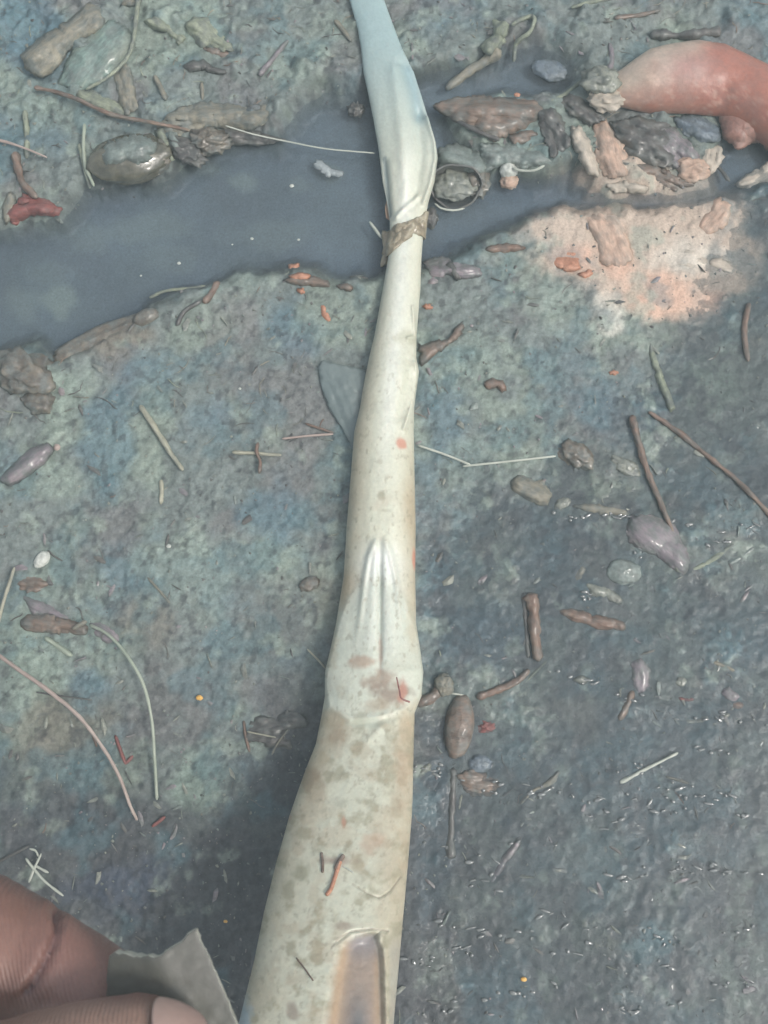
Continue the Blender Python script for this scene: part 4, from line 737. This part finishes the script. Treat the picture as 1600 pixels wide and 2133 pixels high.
tw('red_sprig', [(508,1502),(511,1530),(520,1566)], 3.4, M['rust'], 'thin rusty stick at the left of the dark rotten scrap', 'stick')
tw('pine_needle', [(566,1572),(580,1546),(600,1520)], 1.8, M['tan'], 'fine needle lying across the dark rotten scrap', 'needle', lift=.002)
tw('pine_needle', [(515,1524),(545,1530),(575,1536)], 1.6, M['straw'], 'level fine needle in the dark rotten scrap', 'needle', lift=.002)
# thin threads right of the pipe
tw('straw_thread', [(872,928),(925,946),(980,968)], 2.4, M['pale'], 'pale thread slanting from the right side of the stalk', 'thread', lift=.002, wob=.04)
tw('straw_thread', [(964,971),(1060,961),(1158,950)], 2.4, M['pale'], 'level pale thread ending at the brown knobbly pebble', 'thread', lift=.0018, wob=.04)
# right ground
fl('curled_scrap', [(1008,800),(1022,790),(1048,794),(1056,814),(1046,816),(1034,804),(1014,812)], M['rust'], 'small curled rusty scrap right of the stalk', 'scrap', dome=.001)
fl('orange_scrap', [(1264,776),(1280,772),(1292,776),(1278,781)], M['orange'], 'flat orange scrap above the long rusty twigs', 'scrap')
fl('reed_leaf', [(1346,685),(1354,700),(1378,780),(1406,852),(1396,858),(1372,800),(1352,740)], M['sage'], 'slim dark green reed leaf above the rusty twigs', 'leaf', dome=.0008, lift=.0008)
tw('rusty_twig', [(1316,866),(1330,920),(1350,985),(1375,1045),(1402,1110)], 8, M['rust'], 'thick rusty twig running down to the mauve leaf', 'twig', r1=5, lift=.001, wob=.2)
tw('rusty_twig', [(1352,858),(1410,898),(1480,955),(1545,1010),(1620,1090)], 5.5, M['rust'], 'long thin rusty twig slanting to the right edge', 'twig', r1=5, lift=.0008, wob=.2)
tw('rusty_twig', [(1561,632),(1552,670),(1551,710),(1559,752)], 6, M['rust'], 'short bent rusty twig near the right edge', 'twig', lift=.0006)
pb('brown_pebble', 1198, 948, 42, 27, M['brownstone'], 'knobbly reddish-brown pebble left of the rusty twigs', 'pebble', ang=35, rough=.3, hf=.6)
pb('tan_pebble', 1300, 972, 34, 16, M['stone'], 'elongated tan pebble beside the thick rusty twig', 'pebble', ang=28, rough=.35, hf=.6)
fl('tan_flake', [(1068,1000),(1090,988),(1135,1002),(1148,1030),(1140,1052),(1104,1048),(1080,1036),(1064,1020)], M['tan'], 'angular tan leaf flake right of the stalk', 'leaf', dome=.0018, wr=.0012, lift=.001)
pb('tan_pebble', 1172, 1050, 20, 13, M['stone'], 'small tan pebble between the angular flake and the level strip', 'pebble', ang=-30)
fl('tan_strip', [(1190,1054),(1240,1048),(1300,1062),(1315,1074),(1270,1076),(1215,1064)], M['tan'], 'level tan strip with a wet lower edge', 'leaf', dome=.0012, lift=.0008)
fl('mauve_leaf', [(1305,1098),(1318,1075),(1360,1066),(1404,1084),(1425,1130),(1438,1180),(1420,1200),(1396,1180),(1372,1158),(1335,1148),(1310,1128)], M['mauve'], 'broad mauve leaf at the lower end of the thick rusty twig', 'leaf', dome=.0028, wr=.0007, lift=.0008)
pb('tan_nub', 1412, 1176, 26, 15, M['stone'], 'tan knob at the tip of the broad mauve leaf', 'knob', ang=60)
pb('grey_pebble', 1298, 1192, 36, 27, M['tealstone'], 'smooth grey-teal pebble below the broad mauve leaf', 'pebble', ang=10, rough=.14, hf=.5)
tw('brown_stick', [(1104,1238),(1112,1270),(1114,1320),(1122,1376)], 14, M['rust'], 'thick brown upright stick right of the stalk swelling', 'stick', r1=9, lift=.0004, wob=.2)
tw('stick_shadow', [(1090,1236),(1096,1300),(1100,1370)], 5, M['dark'], 'dark strip set as the shadow along the left of the thick brown upright stick', 'shred')  # dark strip put where the brown stick's shadow falls
fl('brown_leaf', [(1152,1270),(1190,1268),(1240,1282),(1300,1296),(1298,1312),(1240,1312),(1205,1298)], M['rust'], 'rusty flat leaf right of the thick brown stick', 'leaf', dome=.001, wr=.0012)
fl('yellow_scrap', [(1220,1214),(1250,1216),(1300,1244),(1298,1262),(1262,1246),(1228,1240)], M['stone'], 'yellowish scrap with wet glints above the rusty flat leaf', 'scrap', wr=.0016)
fl('cream_scrap', [(1188,1200),(1214,1176),(1222,1184),(1204,1216)], M['tan'], 'small tan scrap left of the grey-teal pebble', 'scrap')
kn = empty('knobbed_twig', PZ(905, 1440, 0)); tag(kn, 'short knobbed tan twig touching the stalk swelling', 'twig')
pb('knob', 924, 1428, 20, 24, M['tan'], None, None, parent=kn, rough=.2, hf=.8, lift=.001); tw('stub', [(868,1464),(895,1456),(918,1436)], 12, M['brown'], None, None, parent=kn, lift=.0006)
tw('pine_needle', [(940,1444),(966,1448)], 2, M['pale'], 'tiny pale needle right of the knobbed twig', 'needle', lift=.001)
tw('brown_stick', [(994,1452),(1040,1436),(1075,1420),(1102,1396)], 9, M['rust'], 'slanting brown stick above the oval seed', 'stick', r1=6, lift=.0005, wob=.2)
tw('thin_twig', [(1080,1436),(1115,1400),(1140,1376)], 2.4, M['sage'], 'thin grey twig beside the end of the slanting brown stick', 'twig')
pb('glossy_seed', 956, 1514, 30, 64, M['brown'], 'large glossy oval brown seed right of the stalk', 'seed', ang=8, rough=.06, hf=.8)
pb('red_scrap', 1012, 1514, 18, 13, M['red'], 'bright red crumb right of the oval seed', 'crumb', rough=.4)
fl('brown_leaf', [(950,1616),(985,1604),(1040,1620),(1054,1638),(1020,1658),(975,1656)], M['brown'], 'ragged brown leaf below the oval seed', 'leaf', wr=.0018, lift=.001)
pb('blue_pebble', 1000, 1590, 24, 18, M['slate'], 'blue-grey pebble just above the ragged brown leaf', 'pebble', hf=.5)
tw('dark_root', [(944,1600),(942,1680),(938,1790)], 8, M['dark'], 'dark root going down from the oval seed beside the stalk', 'root', embed=.2)
fl('pale_scrap', [(872,1612),(890,1592),(902,1590),(896,1606)], M['stone'], 'pale glinting scrap tucked by the stalk edge', 'scrap', wr=.001)
tw('straw_piece', [(962,1656),(958,1672),(957,1690)], 3, M['straw'], 'short straw hanging from the ragged brown leaf', 'straw')
fl('brown_leaf', [(1310,1380),(1335,1370),(1356,1390),(1356,1430),(1330,1450),(1318,1430)], M['mauve'], 'mauve oval leaf in the wet mud far right of the swelling', 'leaf', dome=.0012)
tw('stick_shadow', [(1318,1440),(1306,1470),(1290,1500)], 7, M['brown'], 'brown stick below the mauve oval leaf', 'stick')
fl('pale_scrap', [(1190,1418),(1210,1408),(1232,1416),(1214,1426)], M['stone'], 'pale scrap with glints left of the mauve oval leaf', 'scrap', wr=.001)
pb('tan_pebble', 1418, 1420, 13, 11, M['stone'], 'small pale pebble above the red streak on the right', 'pebble')
tw('red_stick', [(1414,1454),(1430,1458),(1446,1456)], 4, M['red'], 'short red streak of twig on the right', 'stick')
fl('pale_scrap', [(1425,1498),(1460,1486),(1500,1490),(1530,1470),(1520,1496),(1470,1514),(1430,1510)], M['stone'], 'ragged glinting scrap below the red streak', 'scrap', wr=.0016)
pb('red_seed', 1536, 1469, 15, 9, M['rust'], 'shiny red-brown seed near the right edge', 'seed', rough=.06)
fl('brown_leaf', [(1500,1440),(1520,1428),(1545,1450),(1530,1462),(1508,1456)], M['mauve'], 'small mauve leaf beside the shiny red-brown seed', 'leaf', dome=.001)
tw('pale_twig', [(1484,1378),(1508,1388),(1532,1398)], 4.5, M['tan'], 'small tan twig near the right edge above the red seed', 'twig')
tw('straw_piece', [(1292,1630),(1345,1602),(1412,1568)], 3.6, M['pale'], 'pale straw lying on the wet mud lower right', 'straw', lift=.0006)
tw('glinting_twig', [(1084,1674),(1110,1648),(1145,1630),(1165,1606)], 4, M['tan'], 'tan twig with glints left of the pale straw', 'twig', wob=.3)
tw('glinting_twig', [(1078,1704),(1096,1696),(1116,1690)], 2.6, M['pale'], 'short pale splinter below the glinting tan twig', 'twig')
tw('glinting_twig', [(1388,1618),(1410,1624),(1436,1632)], 3, M['tan'], 'thin tan twig just below the pale straw', 'twig')
fl('sunken_leaf', [(1016,1842),(1024,1818),(1060,1768),(1086,1738),(1082,1762),(1052,1806),(1030,1842)], M['mauve'], 'grey sunken leaf blade in the wet mud right of the stalk', 'leaf', lift=.0004)
tw('thin_twig', [(1440,1188),(1480,1168),(1530,1132)], 5, M['sage'], 'grey twig right of the tip of the mauve leaf', 'twig', embed=.3)
tw('thin_twig', [(1516,1176),(1545,1160),(1572,1140)], 5, M['tealstone'], 'short slate twig near the right edge below the rusty twig', 'twig', embed=.3)
tw('thin_twig', [(1370,1306),(1400,1340),(1424,1366)], 3.5, M['mauve'], 'thin mauve twig above the red streak', 'twig', embed=.3)
# litter lying on the pipe
def onpipe(px, py): 
    L = np.interp(py, OUT[:, 0], OUT[:, 1]); R = np.interp(py, OUT[:, 0], OUT[:, 2]); u = 2 * (px - L) / (R - L) - 1
    z = pz(py); A = PZ(L, py, z); B = PZ(R, py, z); return float(z + (B - A)[0] / 2 * flatness(py) * math.sqrt(max(0, 1 - u * u)) * .93 + pdisp(np.array(float(px)), np.array(float(py))))
def pipe_bit(name, pts, r_, m_, label, cat):
    p = crom(pts, 16); P_ = np.array([PZ(a, b, onpipe(a, b) + .0004) for a, b in p]); v, f = chain_mesh(P_, [r_ * MPP * .8] * len(P_), nper=1, sides=8)
    o = link(name, v, f, m_); recentre(o); tag(o, label, cat)
pipe_bit('red_needle', [(708,1796),(700,1820),(690,1850),(682,1862)], 4.5, M['orange'], 'orange needle lying on the lower stalk', 'needle')
pipe_bit('red_needle', [(670,1778),(672,1798),(672,1815)], 3.2, M['rust'], 'short rusty needle left of the orange one on the stalk', 'needle')
pipe_bit('red_needle', [(714,1784),(706,1796),(700,1808)], 5, M['rust'], 'rusty shred at the head of the orange needle on the stalk', 'needle')
pipe_bit('red_needle', [(618,1996),(632,2014),(652,2042)], 1.6, M['rust'], 'hair-thin rusty fibre on the stalk near the bottom', 'fibre')
pipe_bit('red_needle', [(826,1412),(832,1440),(836,1455),(852,1462)], 2.6, M['red'], 'small hooked red twig on the stalk swelling', 'twig')
pipe_bit('white_fibre', [(716,1806),(726,1811),(736,1818)], 1.4, M['white'], 'tiny white fibre beside the orange needle', 'fibre')

M['wetgrit'] = mat('wet_grit', [(.10,.11,.11), (.2,.21,.2)], rough=.09, bump=0, coat=1.0)
# ------------------------------------------------------------------ grit: uncountable small crumbs
rs = np.random.RandomState(12); GV, GF, GM = [], [], []
ico = np.array([(0,0,1),(.89,0,.45),(.28,.85,.45),(-.72,.53,.45),(-.72,-.53,.45),(.28,-.85,.45),(.72,.53,-.45),(-.28,.85,-.45),(-.89,0,-.45),(-.28,-.85,-.45),(.72,-.53,-.45),(0,0,-1)])
icf = [(0,1,2),(0,2,3),(0,3,4),(0,4,5),(0,5,1),(1,6,2),(2,7,3),(3,8,4),(4,9,5),(5,10,1),(2,6,7),(3,7,8),(4,8,9),(5,9,10),(1,10,6),(11,7,6),(11,8,7),(11,9,8),(11,10,9),(11,6,10)]
N = 7000; gxp = rs.rand(N) * 1900 - 150; gyp = rs.rand(N) * 2400 - 150
P0 = PZ(gxp, gyp, 0.0); hz = H(P0[:, 0], P0[:, 1]); inp = sdf(gxp, gyp, PUD) < -10
for i in range(N):
    if inp[i]: continue
    r_ = (.00014 + .00036 * rs.rand() ** 3) * (1.3 if gyp[i] < 700 else 1); sc = np.array([1, .4 + .6 * rs.rand(), .5 + .3 * rs.rand()])
    if i % 8 == 0: r_ = .0007 + .0016 * rs.rand() ** 2; sc = np.array([1, .12 + .45 * rs.rand() ** 2, .16]); a_ = rs.rand() * 6.28; R2 = np.array([[math.cos(a_), -math.sin(a_), 0], [math.sin(a_), math.cos(a_), 0], [0, 0, 1]])
    v = (ico * sc * r_ * (1 + .3 * rs.randn(12, 1))) @ R2.T + np.array([P0[i, 0], P0[i, 1], hz[i] + r_ * .2]); o_ = len(GV) * 12; GV.append(v); GF += [tuple(k + o_ for k in f) for f in icf]
    wz = float(wetmask(np.array(gxp[i]), np.array(gyp[i]))); GM += [4 if rs.rand() < .02 + .16 * wz and i % 8 else rs.choice([0, 0, 0, 1, 1, 2, 2, 3])] * 20
LV, LF, LM = [], [], []; base_ = len(GV) * 12
for i in range(420):
    if i % 5 < 3: x_, y_ = rs.rand() * 1700 - 50, rs.rand() * 480 - 60
    elif i % 5 == 3: x_, y_ = rs.rand() * 900 - 50, 560 + rs.rand() * 330
    else: x_, y_ = rs.rand() * 1700 - 50, rs.rand() * 2200
    n_f = 8; a_ = rs.rand() * 6.28; L_ = .002 + .007 * rs.rand() ** 2; p_ = PZ(x_, y_, 0.0)
    ha = a_ + np.cumsum(rs.randn(n_f) * .28); st = L_ / n_f; qx_ = p_[0] + np.cumsum(np.cos(ha) * st); qy_ = p_[1] + np.cumsum(np.sin(ha) * st)
    hh_ = H(qx_, qy_); fx_, fy_ = proj(np.stack([qx_, qy_, 0 * qx_], -1))
    if (sdf(fx_, fy_, PUD) < 0).any(): continue
    rr_ = (.00007 + .00016 * rs.rand()) * np.interp(np.arange(n_f), [0, 1, n_f - 2, n_f - 1], [.4, 1, .8, .3]); zz_ = hh_ * .5 + hh_.mean() * .5 + rr_.max() * .6
    th_ = np.linspace(0, 6.283, 5, endpoint=False); nx_, ny_ = -np.sin(ha), np.cos(ha)
    v = np.stack([qx_[:, None] + rr_[:, None] * np.cos(th_) * nx_[:, None], qy_[:, None] + rr_[:, None] * np.cos(th_) * ny_[:, None], zz_[:, None] + rr_[:, None] * np.sin(th_)], -1).reshape(-1, 3)
    f_ = gridF(n_f, 5, True) + base_ + len(LV) * n_f * 5; LV.append(v); LF += [tuple(f) for f in f_]; LM += [int(rs.choice([5, 5, 1, 1, 6, 7]))] * len(f_)
GV = [np.concatenate(GV)] + LV; GF = GF + LF; GM = list(GM) + LM
gr = link('grit', np.concatenate(GV), GF, None, mats=[M['stone'], M['dark'], M['mauve'], M['tealstone'], M['wetgrit'], M['tan'], M['rust'], M['sage']], fmat=GM, smooth=False); tag(gr, kind='stuff')
gr['label'] = 'fine wet grit and crumbs scattered over the mud'; gr['category'] = 'grit'

# low glossy beads added at the water line to catch sun glints
rs = np.random.RandomState(44); sv, sF = sphere(8, 14); BV, BF = [], []
spots_ = [(1340,1600),(1400,1640),(1180,1660),(1430,1660),(1500,1665),(1390,1690),(1250,1700),(1300,1720),(1400,1810),(1480,1815),(1550,1820),(1320,1830),(960,1930),(1140,1900),(1250,1930),(1380,1950),(1390,2010),(1180,2050),(1090,2070),(1440,2090),(1080,1760),(1020,1840),(1050,1940),(950,1980),(880,2000),(1210,1980),(1540,2050),(1150,1400),
    (1420,1500),(1480,1490),(1510,1505),(1050,1630),(890,1600),(1290,1660),(1210,1420),(1330,1450),(1240,1235),(1410,1090),(1560,1100),(1500,1130),(930,1610),(1000,1650),(1120,1640),(1350,1150),(1190,1072),(1280,1076),(1580,1500),(1460,1560),(1560,1700),(980,1790),(900,1760),(1000,2080),(930,2100),(1300,2100),(1560,1930)]
for cx_, cy_ in spots_:
    for k in range(rs.randint(2, 8)):
        x_, y_ = cx_ + rs.randn() * 26, cy_ + rs.randn() * 7; p_ = PZ(x_, y_, 0.0); hh_ = max(float(H(p_[0], p_[1])), 0)
        a_ = rs.randn() * .35; sx_, sy_ = (.35 + .9 * rs.rand() ** 2) * .0012, (.3 + .6 * rs.rand()) * .0006
        v = sv * (1 + .10 * rs.randn(len(sv), 1)) * np.array([sx_, sy_, sy_ * .55]); v = v @ np.array([[math.cos(a_), math.sin(a_), 0], [-math.sin(a_), math.cos(a_), 0], [0, 0, 1]]); o_ = len(BV) * len(sv)
        BV.append(v + np.array([p_[0], p_[1], hh_ + .00025 + sy_ * .2])); BF += [tuple(i + o_ for i in f) for f in sF]
wb = link('glint_beads', np.concatenate(BV), BF, M['wetgrit']); tag(wb, 'small glossy beads added to catch sun glints along the water line, lower right', 'glint beads', kind='stuff')
# ------------------------------------------------------------------ milky lens veil, added as a box of thin haze
m = bpy.data.materials.new('lens_haze'); m.use_nodes = True; n = m.node_tree.nodes; l = m.node_tree.links; n.remove(n['Principled BSDF'])
pv = n.new('ShaderNodeVolumePrincipled'); pv.inputs['Color'].default_value = (.80, .97, .96, 1); pv.inputs['Density'].default_value = 0.30; pv.inputs['Anisotropy'].default_value = 0.0
l.new(pv.outputs[0], n['Material Output'].inputs['Volume'])
bx = [(x, y, z) for x in (-13.5, 13.5) for y in (-13.5, 13.5) for z in (-1.05, .42)]
hz_ = link('lens_haze', bx, [(0, 1, 3, 2), (4, 6, 7, 5), (0, 4, 5, 1), (2, 3, 7, 6), (0, 2, 6, 4), (1, 5, 7, 3)], m, smooth=False); tag(hz_, kind='stuff')
